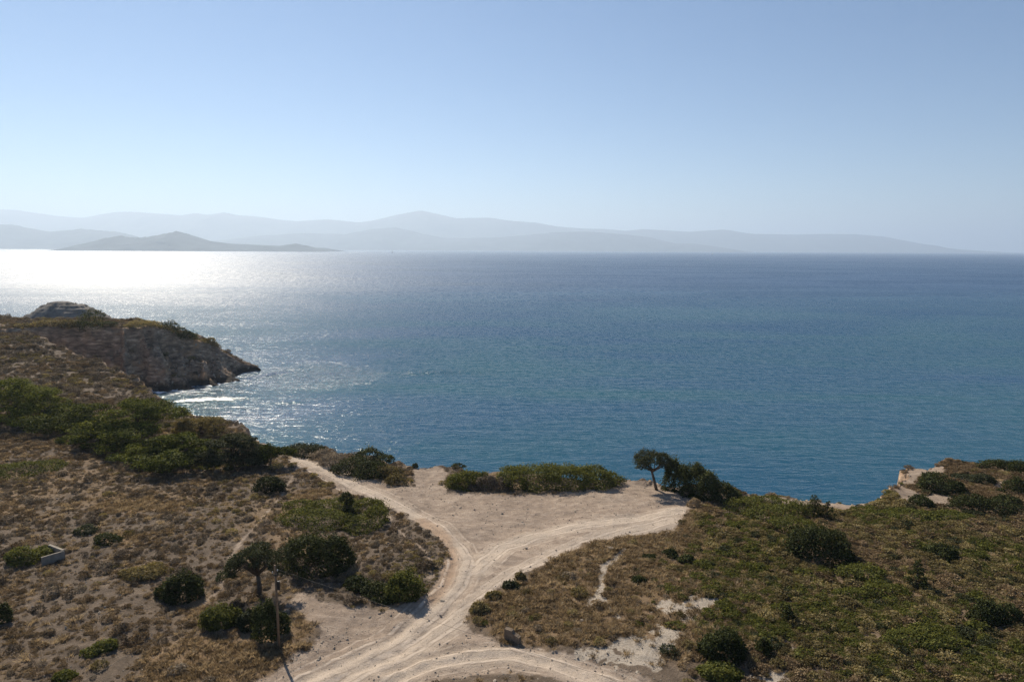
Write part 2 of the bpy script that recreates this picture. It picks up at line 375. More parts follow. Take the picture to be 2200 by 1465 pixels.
def plain(name, col, rough=.8, var=.3, scale=6.0, spec=.3, metal=0.0, bump=.01):
    m, n, l = newmat(name)
    tc = n.new('ShaderNodeTexCoord')
    f = noise(n, l, scale, 5, .65, tc.outputs['Object'])
    c = ramp(n, l, f, [(.25, tuple(v * (1 - var) for v in col)), (.75, tuple(min(1, v * (1 + var)) for v in col))])
    b = N(n, 'ShaderNodeBsdfPrincipled', Roughness=rough, Metallic=metal); b.inputs['Specular IOR Level'].default_value = spec
    l.new(c, b.inputs['Base Color'])
    if bump:
        bu = N(n, 'ShaderNodeBump', Strength=.7, Distance=bump); l.new(f, bu.inputs['Height']); l.new(bu.outputs[0], b.inputs['Normal'])
    o = n.new('ShaderNodeOutputMaterial'); l.new(b.outputs[0], o.inputs[0]); return m
def sea_material():
    m, n, l = newmat('sea_water')
    geo = n.new('ShaderNodeNewGeometry'); pos = geo.outputs['Position']
    sx = n.new('ShaderNodeSeparateXYZ'); l.new(pos, sx.inputs[0])
    at = n.new('ShaderNodeAttribute'); at.attribute_name = 'foam'
    def mapped(scale, rot=(0, 0, 0)):
        q = n.new('ShaderNodeMapping'); q.inputs['Scale'].default_value = scale; q.inputs['Rotation'].default_value = rot; l.new(pos, q.inputs[0]); return q.outputs[0]
    gust = noise(n, l, 1.0, 5, .6, mapped((.0045, .011, 1), (0, 0, .12)), .6)
    gust2 = noise(n, l, 1.0, 4, .6, mapped((.0011, .0032, 1), (0, 0, -.05)), .5)
    g = math_(n, l, 'MULTIPLY_ADD', gust, .6, math_(n, l, 'MULTIPLY', gust2, .4))
    off = maprange(n, l, sx.outputs[1], 110, 900)
    w1 = noise(n, l, 1.0, 3, .55, mapped((.10, .28, 1), (0, 0, .10)), .4)
    w2 = noise(n, l, 1.0, 4, .6, mapped((.42, 1.05, 1), (0, 0, .22)), .4)
    w3 = noise(n, l, 1.0, 3, .6, mapped((1.7, 3.2, 1), (0, 0, -.15)), .2)
    hgt = math_(n, l, 'MULTIPLY_ADD', w2, .26, math_(n, l, 'MULTIPLY', w1, .60))
    hgt = math_(n, l, 'MULTIPLY_ADD', w3, .07, hgt)
    rf = n.new('ShaderNodeAttribute'); rf.attribute_name = 'ruffle'
    amp = math_(n, l, 'MULTIPLY_ADD', rf.outputs['Fac'], 1.3, maprange(n, l, g, .40, .58, .60, 1.16))
    bu = N(n, 'ShaderNodeBump', Distance=1.0); l.new(math_(n, l, 'MULTIPLY', amp, maprange(n, l, off, 0, .5, .75, 1.0)), bu.inputs['Strength']); l.new(hgt, bu.inputs['Height'])
    # wavelets: short-crested near the shore, long wind-drawn ones offshore, as slopes straight from a fractal field
    def slope(scale, rot, detail, rough, k):
        sn = n.new('ShaderNodeTexNoise'); sn.inputs['Scale'].default_value = 1.0; sn.inputs['Detail'].default_value = detail; sn.inputs['Roughness'].default_value = rough; sn.inputs['Lacunarity'].default_value = 2.1
        l.new(mapped(scale, rot), sn.inputs['Vector'])
        v1 = n.new('ShaderNodeVectorMath'); v1.operation = 'SUBTRACT'; l.new(sn.outputs['Color'], v1.inputs[0]); v1.inputs[1].default_value = (.5, .5, .5)
        v2 = n.new('ShaderNodeVectorMath'); v2.operation = 'MULTIPLY'; l.new(v1.outputs[0], v2.inputs[0]); v2.inputs[1].default_value = k
        return v2.outputs[0]
    near_s = slope((.55, .30, 1), (0, 0, .25), 3, .85, (1.1, 1.35, 0)); far_s = slope((.33, .05, 1), (0, 0, .12), 4, .95, (1.75, 2.3, 0))
    mixv = n.new('ShaderNodeMix'); mixv.data_type = 'VECTOR'; l.new(maprange(n, l, sx.outputs[1], 350, 1000), mixv.inputs[0]); l.new(near_s, mixv.inputs[4]); l.new(far_s, mixv.inputs[5])
    v2b = n.new('ShaderNodeVectorMath'); v2b.operation = 'SCALE'; l.new(mixv.outputs[1], v2b.inputs[0]); l.new(math_(n, l, 'MULTIPLY', amp, maprange(n, l, off, 0, .38, .20, 1.0)), v2b.inputs['Scale'])
    v3 = n.new('ShaderNodeVectorMath'); v3.operation = 'ADD'; l.new(v2b.outputs[0], v3.inputs[0]); l.new(geo.outputs['Normal'], v3.inputs[1])
    v4 = n.new('ShaderNodeVectorMath'); v4.operation = 'NORMALIZE'; l.new(v3.outputs[0], v4.inputs[0]); l.new(v4.outputs[0], bu.inputs['Normal'])
    deep = mixc(n, l, off, (.011, .078, .086), (.003, .050, .136))
    deep = mixc(n, l, maprange(n, l, g, .4, .6), deep, (.004, .049, .120))
    foam = maprange(n, l, math_(n, l, 'ADD', at.outputs['Fac'], math_(n, l, 'MULTIPLY', math_(n, l, 'SUBTRACT', w2, .5), 1.6)), .48, .82)
    col = mixc(n, l, foam, deep, (.75, .77, .78))
    b = N(n, 'ShaderNodeBsdfPrincipled', Roughness=.7); b.inputs['Specular IOR Level'].default_value = 0
    l.new(col, b.inputs['Base Color'])
    rg = math_(n, l, 'ADD', maprange(n, l, off, 0, 1, .14, .31), maprange(n, l, g, .38, .62, -.02, .03))
    gl = N(n, 'ShaderNodeBsdfGlossy'); gl.distribution = 'GGX'; l.new(rg, gl.inputs['Roughness']); l.new(bu.outputs[0], gl.inputs['Normal']); gl.inputs['Color'].default_value = (1, 1, 1, 1)
    fr = N(n, 'ShaderNodeFresnel', IOR=1.33); l.new(bu.outputs[0], fr.inputs['Normal'])
    # mutual shading of the waves keeps the far water from turning into a mirror
    fc = math_(n, l, 'MULTIPLY', math_(n, l, 'MULTIPLY', fr.outputs[0], maprange(n, l, off, 0, .25, .66, .42)), math_(n, l, 'SUBTRACT', 1.0, foam))
    mx = n.new('ShaderNodeMixShader'); l.new(fc, mx.inputs[0]); l.new(b.outputs[0], mx.inputs[1]); l.new(gl.outputs[0], mx.inputs[2])
    o = n.new('ShaderNodeOutputMaterial'); l.new(mx.outputs[0], o.inputs[0]); return m

M_ground = ground_material()
M_sea = sea_material()
M_cushion = leaf_material('grey_scrub_leaves', (.070, .054, .040), (.185, .145, .104), (.34, .275, .20), .22, .35, .85, .1, (1.1, 1.05, .9))
M_olive = leaf_material('olive_scrub_leaves', (.066, .054, .026), (.20, .162, .078), (.36, .295, .15), .32, .35, .8, .1)
M_mat = leaf_material('bright_evergreen_leaves', (.032, .038, .011), (.108, .117, .030), (.225, .228, .066), .36, .1)
M_dark = leaf_material('dark_evergreen_leaves', (.013, .017, .006), (.038, .047, .016), (.115, .125, .044), .25, .15)
M_pine = leaf_material('pine_needles', (.020, .027, .006), (.10, .118, .020), (.28, .285, .050), .18, .15, .7)
M_tan = leaf_material('tan_scrub_leaves', (.085, .060, .036), (.21, .150, .088), (.37, .275, .165), .25, .3, .85, .08, (1.1, 1.0, .8))
M_juni = leaf_material('juniper_leaves', (.020, .025, .012), (.052, .060, .030), (.105, .110, .058), .2, .15)
M_gold = leaf_material('dry_grass_blades', (.13, .097, .060), (.29, .222, .142), (.47, .375, .255), .42, .5, .85, .08, (1.1, 1.0, .8))
M_bark = plain('rough_bark', (.11, .085, .065), .95, .45, 5, .1)
M_stone = plain('pale_stone', (.34, .285, .225), .9, .35, 3, .2)
M_conc = plain('weathered_concrete', (.27, .235, .195), .9, .28, 2.2, .2, 0, .02)
M_conb = plain('brown_shaded_concrete', (.17, .13, .095), .95, .4, 3.0, .1, 0, .03)  # brown concrete, colour darkened to carry the shade on the block's face
M_wood = plain('pole_timber', (.20, .135, .085), .85, .25, 7, .2)
M_iron = plain('dark_iron', (.03, .03, .032), .5, .2, 8, .4, .6)
M_porc = plain('grey_porcelain', (.55, .55, .52), .3, .05, 8, .5, 0, 0)
M_cable = plain('aluminium_cable', (.06, .055, .05), .55, .1, 8, .4, .3, 0)
M_hill = plain('island_scrub', (.07, .082, .085), .95, .6, .003, .1, 0, 0)
M_hullw = plain('white_hull', (.75, .75, .74), .4, .05, 1, .4, 0, 0)
M_hulld = plain('dark_hull', (.05, .06, .08), .5, .1, 1, .4, 0, 0)
M_sail = plain('sail_cloth', (.7, .69, .66), .7, .05, 1, .2, 0, 0)

# ------------------------------------------------------------------ ground
def axis(segs):
    out = []
    for a, b, s in segs: out += list(np.arange(a, b, s))
    return np.array(out + [segs[-1][1]])
gx = axis([(-420, -240, 6), (-240, -185, 1.2), (-185, -92, .5), (-92, 92, .34), (92, 130, .8), (130, 240, 5)])
gy = axis([(-80, 20, 5), (20, 44, 1.0), (44, 136, .34), (136, 262, .5), (262, 290, 2)])
X, Y = np.meshgrid(gx, gy)
xf, yf = X.ravel(), Y.ravel()
zf = height(xf, yf)
near = (yf > 36) & (yf < 150)
m1 = np.zeros((len(xf), 3), np.float32); m2 = np.zeros((len(xf), 3), np.float32); road_sd = np.full(len(xf), -9.0); footm = np.zeros(len(xf))
rr = region(xf[near], yf[near])
m1[near, 0] = np.maximum.reduce([rr['dirt'], rr['bare'] * .62, rr['foot'] * .62]); m1[near, 1] = rr['track']; m1[near, 2] = np.clip(np.maximum.reduce([rr['gold'], .8 * rr['grassy'], .65 * ss(.02, .40, fbm(xf[near] * .11, yf[near] * .11, 4, 72)), .45 * ss(20, 40, xf[near])]), 0, 1)
rdist = np.full(len(xf), 9.0, np.float32); rdist[near] = np.minimum.reduce([seg_dist(xf[near], yf[near], q)[0] for q in [t_[0] for t_ in tracks] + ruts[:1]]) + .10 * fbm(xf[near] * .25, yf[near] * .25, 2, 73)
m2[near, 0] = rr['sand']; road_sd[near] = rr['road_sd']; footm[near] = rr['foot']
rz = np.zeros(len(xf))
redp, _ = seg_dist(xf[near], yf[near], pl([(905, 1115), (950, 1150), (965, 1190), (960, 1240), (930, 1290)]))
m2[near, 2] = ss(1.6, .4, redp + .4 * fbm(xf[near], yf[near], 3, 71)) * rr['dirt']
# wheel ruts and graded lumps in the dirt
rd = np.zeros(near.sum())
for q in ruts:
    d, _ = seg_dist(xf[near], yf[near], q); rd -= .11 * np.exp(-(d / .36) ** 2); rd += .06 * np.exp(-((d - .8) / .3) ** 2)
xn, yn = xf[near], yf[near]
lum = .07 * fbm(xn * 1.5, yn * 1.5, 3, 81) + .06 * fbm(xn * .4, yn * 1.3, 3, 82)
low = ss(62, 54, yn)
lum += low * (.16 * (np.abs(fbm(xn * .35, yn * 1.1, 3, 83)) - .25))
rz_n = (rd + lum) * rr['dirt'] + rr['sand'] * .12 * fbm(xn * 1.2, yn * 1.6, 4, 84)
rz_n += (1 - rr['open']) * (.10 * fbm(xn * .9, yn * .9, 4, 85) + .05)
rz_n += .28 * ss(.5, -.6, np.abs(rr['road_sd'] + .3)) * (1 - rr['open']) * .5
zf[near] += rz_n
Z = zf.reshape(X.shape)
# rock where it is steep
dzy, dzx = np.gradient(Z, gy, gx)
slope = np.hypot(dzx, dzy).ravel()
m2[:, 1] = ss(.42, .80, slope + .15 * fbm(xf * .5, yf * .5, 3, 91)) * np.where(zf < 21, 1, 0)
m2[:, 1] = np.maximum(m2[:, 1], ss(2.0, .8, zf))
nx, ny = len(gx), len(gy)
idx = np.arange(nx * ny).reshape(ny, nx)
F = np.stack([idx[:-1, :-1], idx[:-1, 1:], idx[1:, 1:], idx[1:, :-1]], -1).reshape(-1, 4)
zmax = zf[F].max(1); cx = xf[F].mean(1); cyy = yf[F].mean(1)
keep = zmax > -3.0
keep &= (np.abs(cx) < cyy * .80 + 60)
F = F[keep]
is_road = (road_sd[F].mean(1) > 0.0); is_foot = (footm[F].mean(1) > .5) & ~is_road
def sub(name, sel, label, cat):
    f = F[sel]; u, inv = np.unique(f, return_inverse=True)
    me = mesh_np(name, np.stack([xf[u], yf[u], zf[u]], 1), inv.reshape(-1, 4), M_ground, {'m1': m1[u], 'm2': m2[u], 'wheel': rdist[u]}, True)
    o = obj(name, me); tag(o, label, cat, kind='structure'); return o
sub('ground', ~is_road & ~is_foot, 'dry scrubland and cliffs above the sea', 'ground')
sub('dirt_road', is_road, 'pale dirt track widening into a bare clearing at the cliff edge', 'road')
sub('footpath', is_foot, 'narrow trodden paths through the scrub', 'path')
def gzs(x, y):
    x = np.asarray(x, float); y = np.asarray(y, float)
    i = np.clip(np.searchsorted(gx, x) - 1, 0, nx - 2); j = np.clip(np.searchsorted(gy, y) - 1, 0, ny - 2)
    tx = (x - gx[i]) / (gx[i + 1] - gx[i]); ty = (y - gy[j]) / (gy[j + 1] - gy[j])
    return (Z[j, i] * (1 - tx) + Z[j, i + 1] * tx) * (1 - ty) + (Z[j + 1, i] * (1 - tx) + Z[j + 1, i + 1] * tx) * ty
S2 = slope.reshape(X.shape)
def slopes(x, y):
    i = np.clip(np.searchsorted(gx, x), 0, nx - 1); j = np.clip(np.searchsorted(gy, y), 0, ny - 1); return S2[j, i]

# ------------------------------------------------------------------ sea
def geo_axis(a, b, s, end):
    core = list(np.arange(a, b, s)); up = []; v = b; st = s
    while v < end: up.append(v); st *= 1.22; v += st
    up.append(end); return core, up
core, up = geo_axis(-135, 170, .65, 60000)
lo = []; v = -135; st = .65
while v > -60000: st *= 1.22; v -= st; lo.append(max(v, -60000))
sxs = np.array(lo[::-1] + core + up)
core, up = geo_axis(78, 330, .65, 60000)
sys_ = np.array([-20000, -500, 20] + core + up)
SX, SY = np.meshgrid(sxs, sys_); a, b = SX.ravel(), SY.ravel()
fade = ss(330, 270, b) * ss(-135, -115, a) * ss(170, 150, a)
sz = np.zeros(len(a)); foam = np.zeros(len(a))
mm = fade > 0
am, bm = a[mm], b[mm]
hl = height(am, bm)
calm = .35 + .65 * ss(0, 3.9, -hl)
crest = .04 * fbm(am * .09 + .03 * bm, bm * .24, 3, 101) + .028 * fbm(am * .24, bm * .6, 3, 102)
sw = np.zeros(len(am))
for q, hh, ww in ((pl([(352, 863), (420, 858), (500, 855.5), (578, 853)], 0), .62, 1.7), (pl([(350, 850), (395, 842), (440, 834)], 0), .4, 1.4), (pl([(505, 820), (540, 812), (590, 803), (640, 799)], 0), .5, 1.6),
                  (pl([(560, 868), (620, 866), (660, 864)], 0), .3, 1.3), (pl([(620, 806), (700, 803), (780, 806)], 0), .30, 1.5), (pl([(840, 802), (950, 799), (1050, 800)], 0), .22, 1.4)):
    L = len(q); d, t = seg_dist(am, bm, q, [(math.sin(math.pi * min(1, max(0, (i + .15) / (L - .7)))),) for i in range(L)])
    sw += hh * t[:, 0] * np.exp(-(d / ww) ** 2) * (.75 + .5 * vn(am * .5, bm * .5, 5))
sz[mm] = (crest * calm + sw) * fade[mm]
ruff = np.zeros(len(a))
ruff[mm] = ss(-6, 8, sdf(am, bm, pl([(520, 815), (570, 792), (660, 780), (760, 785), (830, 800), (800, 826), (700, 836), (600, 832)], 0), 20) + 5 * fbm(am * .08, bm * .08, 4, 104))
ruff[mm] = np.maximum(ruff[mm], .6 * ss(-3, 3, sdf(am, bm, pl([(840, 800), (960, 794), (1060, 797), (1060, 805), (950, 806), (850, 808)], 0), 20) + 3 * fbm(am * .1, bm * .1, 3, 105)))
foam[mm] = np.clip(ss(-2.6, -.4, hl) * (.25 + .9 * ss(.0, .5, fbm(am * .16, bm * .16, 3, 103))), 0, 1)
i2 = np.arange(len(a)).reshape(SX.shape)
SF = np.stack([i2[:-1, :-1], i2[:-1, 1:], i2[1:, 1:], i2[1:, :-1]], -1).reshape(-1, 4)
me = mesh_np('sea', np.stack([a, b, sz], 1), SF, M_sea, {'foam': foam, 'ruffle': ruff}, True)
tag(obj('sea', me), 'blue sea glittering under the low sun', 'sea', kind='structure')

# ------------------------------------------------------------------ mountains and islands on the horizon
def ridge(name, prof, D, depth, seed, label, cat, rows=22, rough=.25):
    pr = np.array([(PD(px, py, D)[0], PD(px, py, D)[2]) for px, py in prof])
    xs = np.linspace(pr[0, 0], pr[-1, 0], 420); zc = np.interp(xs, pr[:, 0], pr[:, 1])
    sp = xs[1] - xs[0]
    zc = zc + np.clip(zc, 0, 240) * .06 * fbm(xs / (sp * 7), xs * 0, 4, seed, .65)
    V = []
    for r in range(rows + 6):
        if r <= rows:
            t = r / rows; yy = D - depth * (1 - t)
            nn = fbm(xs / (depth * .22), np.full_like(xs, yy / (depth * .5)), 5, seed + 3)
            hh = zc * (t ** .85) * (1 + rough * nn * (1 - t) * 2) - 4 * (1 - t) - 2
        else:
            t = (r - rows) / 6; yy = D + depth * t; hh = zc * (1 - t) - 4
        V.append(np.stack([xs * (yy / D) ** .0, np.full_like(xs, yy) + depth * .06 * fbm(xs / (depth * .3), xs * 0 + r * .2, 3, seed + 9) * (0 if r == rows else 1), np.maximum(hh, -5)], 1))
    V = np.concatenate(V); nc = len(xs); nr = rows + 6
    ii = np.arange(nc * nr).reshape(nr, nc); f = np.stack([ii[:-1, :-1], ii[:-1, 1:], ii[1:, 1:], ii[1:, :-1]], -1).reshape(-1, 4)
    me = mesh_np(name, V, f, M_hill, None, True); tag(obj(name, me), label, cat, kind='structure')
ridge('mountain_range', [(-500, 470), (-300, 455), (-150, 460), (-60, 446), (0, 450), (40, 452), (80, 458), (120, 464), (180, 468), (215, 461), (240, 457), (280, 455), (330, 458), (390, 463), (420, 458), (445, 462), (480, 456), (510, 462),
      (550, 465), (600, 472), (640, 476), (700, 471), (770, 478), (800, 474), (850, 462), (905, 452), (940, 460), (980, 469), (1050, 468), (1100, 475), (1150, 478), (1200, 487), (1250, 491), (1300, 492), (1345, 496), (1380, 492),
      (1480, 498), (1555, 493), (1620, 503), (1700, 504), (1760, 503), (1835, 503), (1900, 509), (1945, 518), (1990, 529), (2040, 536), (2060, 540)], 24000, 3200, 5, 'pale hazy mountain range along the far horizon', 'mountains')
ridge('foothills', [(420, 538), (440, 520), (500, 512), (560, 506), (650, 501), (740, 503), (800, 492), (850, 489), (900, 500), (950, 510), (1010, 512), (1100, 508), (1180, 500), (1260, 497), (1340, 503), (1400, 510), (1450, 523), (1500, 524), (1545, 531), (1570, 540)],
      18000, 2200, 15, 'low hazy hills in front of the mountains', 'hills')
ridge('foothills', [(-400, 500), (-150, 490), (-40, 486), (0, 483), (25, 482), (60, 490), (110, 498), (175, 492), (255, 498), (310, 512), (360, 522), (420, 536)], 14000, 1800, 25, 'low hazy hills behind the dark island at the left edge', 'hills')
ridge('island', [(172, 536), (190, 529), (206, 520), (225, 512), (255, 506), (275, 509), (300, 510.5), (335, 506), (360, 500), (380, 497), (402, 502), (430, 511), (455, 518), (490, 523), (560, 526), (600, 528), (622, 525), (637, 523), (655, 527), (680, 532), (700, 533), (722, 537)],
      9000, 850, 35, 'dark low island with two humps on the sunlit sea', 'island', 22, .15)

# ------------------------------------------------------------------ boats far out
def prism_hull(L, B, H):
    s = [(-.5, .75), (-.2, 1), (.15, .95), (.38, .5), (.5, .04)]
    V = []
    for k, zz in ((.72, 0), (1, 1)):
        V += [(x * L, y * B / 2 * k, zz * H - .3 * (1 - zz)) for x, y in s] + [(x * L, -y * B / 2 * k, zz * H - .3 * (1 - zz)) for x, y in s[::-1]]
    n = 10; f = [(i, (i + 1) % n, (i + 1) % n + n, i + n) for i in range(n)] + [tuple(range(n, 2 * n)), tuple(range(n))[::-1]]
    return V, f
def pymesh(name, V, f, mat):
    me = bpy.data.meshes.new(name); me.from_pydata([tuple(map(float, v)) for v in V], [], f); me.update(); me.materials.append(mat); return me
def boxv(c, s):
    V = [(c[0] + i * s[0] / 2, c[1] + j * s[1] / 2, c[2] + k * s[2] / 2) for k in (-1, 1) for j in (-1, 1) for i in (-1, 1)]
    return V, [(0, 2, 3, 1), (4, 5, 7, 6), (0, 1, 5, 4), (2, 6, 7, 3), (0, 4, 6, 2), (1, 3, 7, 5)]
def sailboat(px, py, k, rz, label):
    p = P(px, py, 0); o = empty('sailing_boat', p, rz); o.scale = (k, k, k)
    tag(o, label, 'sailing boat', 'sailing boats far out')
    obj('hull', pymesh('hull', *prism_hull(12, 3.6, 1.5), M_hulld), o)
    obj('mast', pymesh('mast', *boxv((1, 0, 8.5), (.25, .25, 15)), M_hulld), o)
    V = [(.8, .0, 2.6), (-5, .5, 2.6), (.8, .0, 15.5), (-1.8, .35, 8), (.8, .06, 2.6), (-5, .56, 2.6), (.8, .06, 15.5), (-1.8, .41, 8)]
    obj('sail', pymesh('sail', V, [(0, 1, 3, 2), (4, 6, 7, 5), (0, 4, 5, 1), (1, 5, 7, 3), (3, 7, 6, 2), (2, 6, 4, 0)], M_sail), o)
    V = [(5.6, 0, 1.8), (1.4, .4, 2.4), (1.2, 0, 14), (5.6, .05, 1.8), (1.4, .45, 2.4), (1.2, .05, 14)]
    obj('jib', pymesh('jib', V, [(0, 1, 2), (3, 5, 4), (0, 3, 4, 1), (1, 4, 5, 2), (2, 5, 3, 0)], M_sail), o)
sailboat(843, 543.5, 1.5, .4, 'tiny sailing boat on the water right of the island')
sailboat(667, 540.5, 1.2, 1.2, 'tiny sailing boat off the right end of the island')
sailboat(413, 539.5, 1.2, 2.2, 'tiny sailing boat in the glitter in front of the island')
sailboat(28, 535, 1.3, .9, 'tiny sailing boat in the glitter at the far left')
sailboat(1530, 547, 1.4, -.5, 'tiny sailing boat alone on the blue water at the right')
p = P(99, 531.3, 0); o = empty('ferry', p, .1); tag(o, 'grey ferry near the far shore left of the island', 'ship')
o.scale = (1.4, 1.4, 1.4)
obj('hull', pymesh('hull', *prism_hull(110, 17, 8), M_hulld), o); obj('deckhouse', pymesh('deckhouse', *boxv((-8, 0, 12), (70, 14, 8)), M_hullw), o)
obj('funnel', pymesh('funnel', *boxv((-25, 0, 20), (8, 6, 9)), M_hulld), o)

# ------------------------------------------------------------------ foliage builders
def rand_dirs(rng, n, zmin=-.25):
    out = np.zeros((0, 3))
    while len(out) < n:
        d = rng.normal(size=(n * 2, 3)); d /= np.linalg.norm(d, axis=1)[:, None]; out = np.concatenate([out, d[d[:, 2] > zmin]])
    return out[:n]
def leaf_mesh(name, Pn, Nn, size, mat, rng, aspect=.55, lie=.6, axis_dir=None, var_bias=None):
    """many small leaf-shaped faces: positions, outward normals"""
    n = len(Pn)
    nr = Nn * lie + rng.normal(size=(n, 3)) * (1 - lie * .6) * .8; nr /= np.linalg.norm(nr, axis=1)[:, None]
    t = rng.normal(size=(n, 3))
    if axis_dir is not None: t = t * .5 + axis_dir
    t -= (t * nr).sum(1)[:, None] * nr; t /= np.linalg.norm(t, axis=1)[:, None] + 1e-9
    b = np.cross(nr, t)
    s = size * rng.uniform(.6, 1.35, n)[:, None]
    bend = nr * s * .12
    V = np.stack([Pn - t * s * .5 - bend, Pn + b * s * aspect * .5 + bend * .3 + t * s * .06, Pn + t * s * .5 - bend, Pn - b * s * aspect * .5 + bend * .3 + t * s * .06], 1).reshape(-1, 3)
    Fq = np.arange(4 * n).reshape(n, 4)
    var = np.clip(.48 + rng.normal(size=n) * .17 + (var_bias if var_bias is not None else 0), 0, 1)
    return mesh_np(name, V, Fq, mat, {'var': np.repeat(var, 4)})
def lobes_points(lobes, n, rng, lump=.22, clump=.75, inner=.35, zmin=-.25):
    """points on and just inside a union of ellipsoids; lobes: cx,cy,cz, rx,ry,rz"""
    lobes = np.asarray(lobes, float)
    wgt = (lobes[:, 3] * lobes[:, 4] + lobes[:, 3] * lobes[:, 5]); wgt /= wgt.sum()
    P_, N_, B_ = [], [], []
    got = 0; it = 0
    while got < n and it < 8:
        it += 1
        li = rng.choice(len(lobes), n, p=wgt)
        K = 26
        cl = rand_dirs(rng, len(lobes) * K, zmin).reshape(len(lobes), K, 3)
        clv = rng.uniform(-.24, .24, (len(lobes), K)); clr = rng.uniform(.80, 1.20, (len(lobes), K))
        ci = rng.integers(0, K, n)
        d0 = cl[li, ci]; rnd = rand_dirs(rng, n, zmin)
        isc = rng.random(n) < clump
        d = np.where(isc[:, None], d0 + rng.normal(size=(n, 3)) * .20, rnd); d /= np.linalg.norm(d, axis=1)[:, None]
        rad = np.where(isc, clr[li, ci], 1.0) * (1 + lump * fbm(d[:, 0] * 2.3 + li * 3.1 + d[:, 2] * 1.7, d[:, 1] * 2.3 + li * 5.7, 3, 201))
        rad *= 1 - np.abs(rng.normal(size=n)) * inner * .5
        rad *= np.where(rng.random(n) < .06, 1 + rng.random(n) * .28, 1)
        p = lobes[li, :3] + d * lobes[li, 3:] * rad[:, None]
        ok = np.ones(n, bool)
        for j in range(len(lobes)):
            q = (((p - lobes[j, :3]) / lobes[j, 3:]) ** 2).sum(1); ok &= ~((q < .55) & (li != j))
        nn = d / lobes[li, 3:]; nn /= np.linalg.norm(nn, axis=1)[:, None]
        P_.append(p[ok]); N_.append(nn[ok]); B_.append(np.where(isc, clv[li, ci], 0)[ok]); got += ok.sum()
    return np.concatenate(P_)[:n], np.concatenate(N_)[:n], np.concatenate(B_)[:n]
def tube(paths, mat, name, sides=7):
    V, Fc = [], []
    for pts, rad in paths:
        pts = [np.asarray(p, float) for p in pts]; base = len(V)
        for i, p in enumerate(pts):
            tdir = pts[min(i + 1, len(pts) - 1)] - pts[max(i - 1, 0)]; tdir /= np.linalg.norm(tdir) + 1e-9
            u = np.cross(tdir, [0.31, .87, .21]); u /= np.linalg.norm(u); v = np.cross(tdir, u)
            for k in range(sides):
                an = 2 * math.pi * k / sides; r = rad[i] * (1 + .12 * math.sin(3 * an + i))
                V.append(p + u * math.cos(an) * r + v * math.sin(an) * r)
        for i in range(len(pts) - 1):
            for k in range(sides):
                Fc.append((base + i * sides + k, base + i * sides + (k + 1) % sides, base + (i + 1) * sides + (k + 1) % sides, base + (i + 1) * sides + k))
        Fc.append(tuple(base + (len(pts) - 1) * sides + k for k in range(sides)))
        Fc.append(tuple(base + k for k in range(sides))[::-1])
    me = bpy.data.meshes.new(name); me.from_pydata([tuple(v) for v in V], [], Fc); me.update(); me.materials.append(mat)
    me.polygons.foreach_set('use_smooth', np.ones(len(me.polygons), bool)); return me

def lobe_from_px(px, py, wpx, hpx, depth=.85):
    """an ellipsoid standing on the ground: px,py front foot in the photograph, width and height there"""
    g = G(px, py); s = scale_at(g)
    rx = wpx / 2 / s; H = hpx / s
    hd = math.hypot(g[0], g[1]); de = math.atan2(CAM_Z - g[2], hd); sd, cd = math.sin(de), math.cos(de)
    ry = min(depth * rx, H / (2.5 * sd))
    hz = math.sqrt(max((H - ry * sd) ** 2 - (ry * sd) ** 2, .03)) / cd
    vx, vy = g[0] / hd, g[1] / hd
    c = np.array([g[0] + vx * ry * .9, g[1] + vy * ry * .9])
    z0 = gz(*c)
    return [c[0], c[1], z0 + hz * .12, rx, ry, hz * .9]
BIG = []
def shrub(name, lobes_px, mat, n, leaf, label, cat='shrub', group=None, seed=1, lump=.24, clump=.75, aspect=.6, stems=True, extra=True, lie=.72):
    rng = np.random.default_rng(seed)
    leaf *= 1.12
    lb = [lobe_from_px(*q) for q in lobes_px]
    if extra:      # smaller knobs that break the outline
        for q in list(lb):
            for _ in range(5):
                an = rng.uniform(0, 6.28); el = rng.uniform(.1, 1.1); f = rng.uniform(.35, .55)
                lb.append([q[0] + math.cos(an) * math.cos(el) * q[3] * .75, q[1] + math.sin(an) * math.cos(el) * q[4] * .75, q[2] + math.sin(el) * q[5] * .72, q[3] * f, q[4] * f, q[5] * f])
    c = np.mean([[q[0], q[1]] for q in lb], 0); z0 = gz(*c)
    p, nn, vb = lobes_points(lb, n, rng, lump, clump)
    gr = gzs(p[:, 0], p[:, 1]); p[:, 2] = np.maximum(p[:, 2], gr + .03 + rng.random(len(p)) * .08)
    BIG.append(p[::5, :2].copy())
    p -= np.array([c[0], c[1], z0])
    o = obj(name, leaf_mesh(name, p, nn, leaf, mat, rng, aspect, lie, None, vb)); o.location = (c[0], c[1], z0)
    return tag(o, label, cat, group)
def tree(name, base, trunk, limbs, pads, mat, n, leaf, label, cat, group=None, seed=1, wind=None, aspect=.4, trunk_r=.2, lump=.25, lie=.5, inner=.35):
    """trunk: points relative to base; limbs: lists of points; pads: ellipsoids of the crown relative to base"""
    rng = np.random.default_rng(seed)
    root = empty(name, base); tag(root, label, cat, group)
    paths = [(trunk, list(np.linspace(trunk_r, trunk_r * .55, len(trunk))))]
    for lm in limbs: paths.append((lm, list(np.linspace(trunk_r * .5, trunk_r * .12, len(lm)))))
    obj('trunk', tube(paths, M_bark, name + '_trunk', 8), root)
    p, nn, vb = lobes_points(pads, n, rng, lump, .8, inner, -.6)
    obj('crown', leaf_mesh(name + '_crown', p, nn, leaf, mat, rng, aspect, lie, wind, vb), root)
    return root

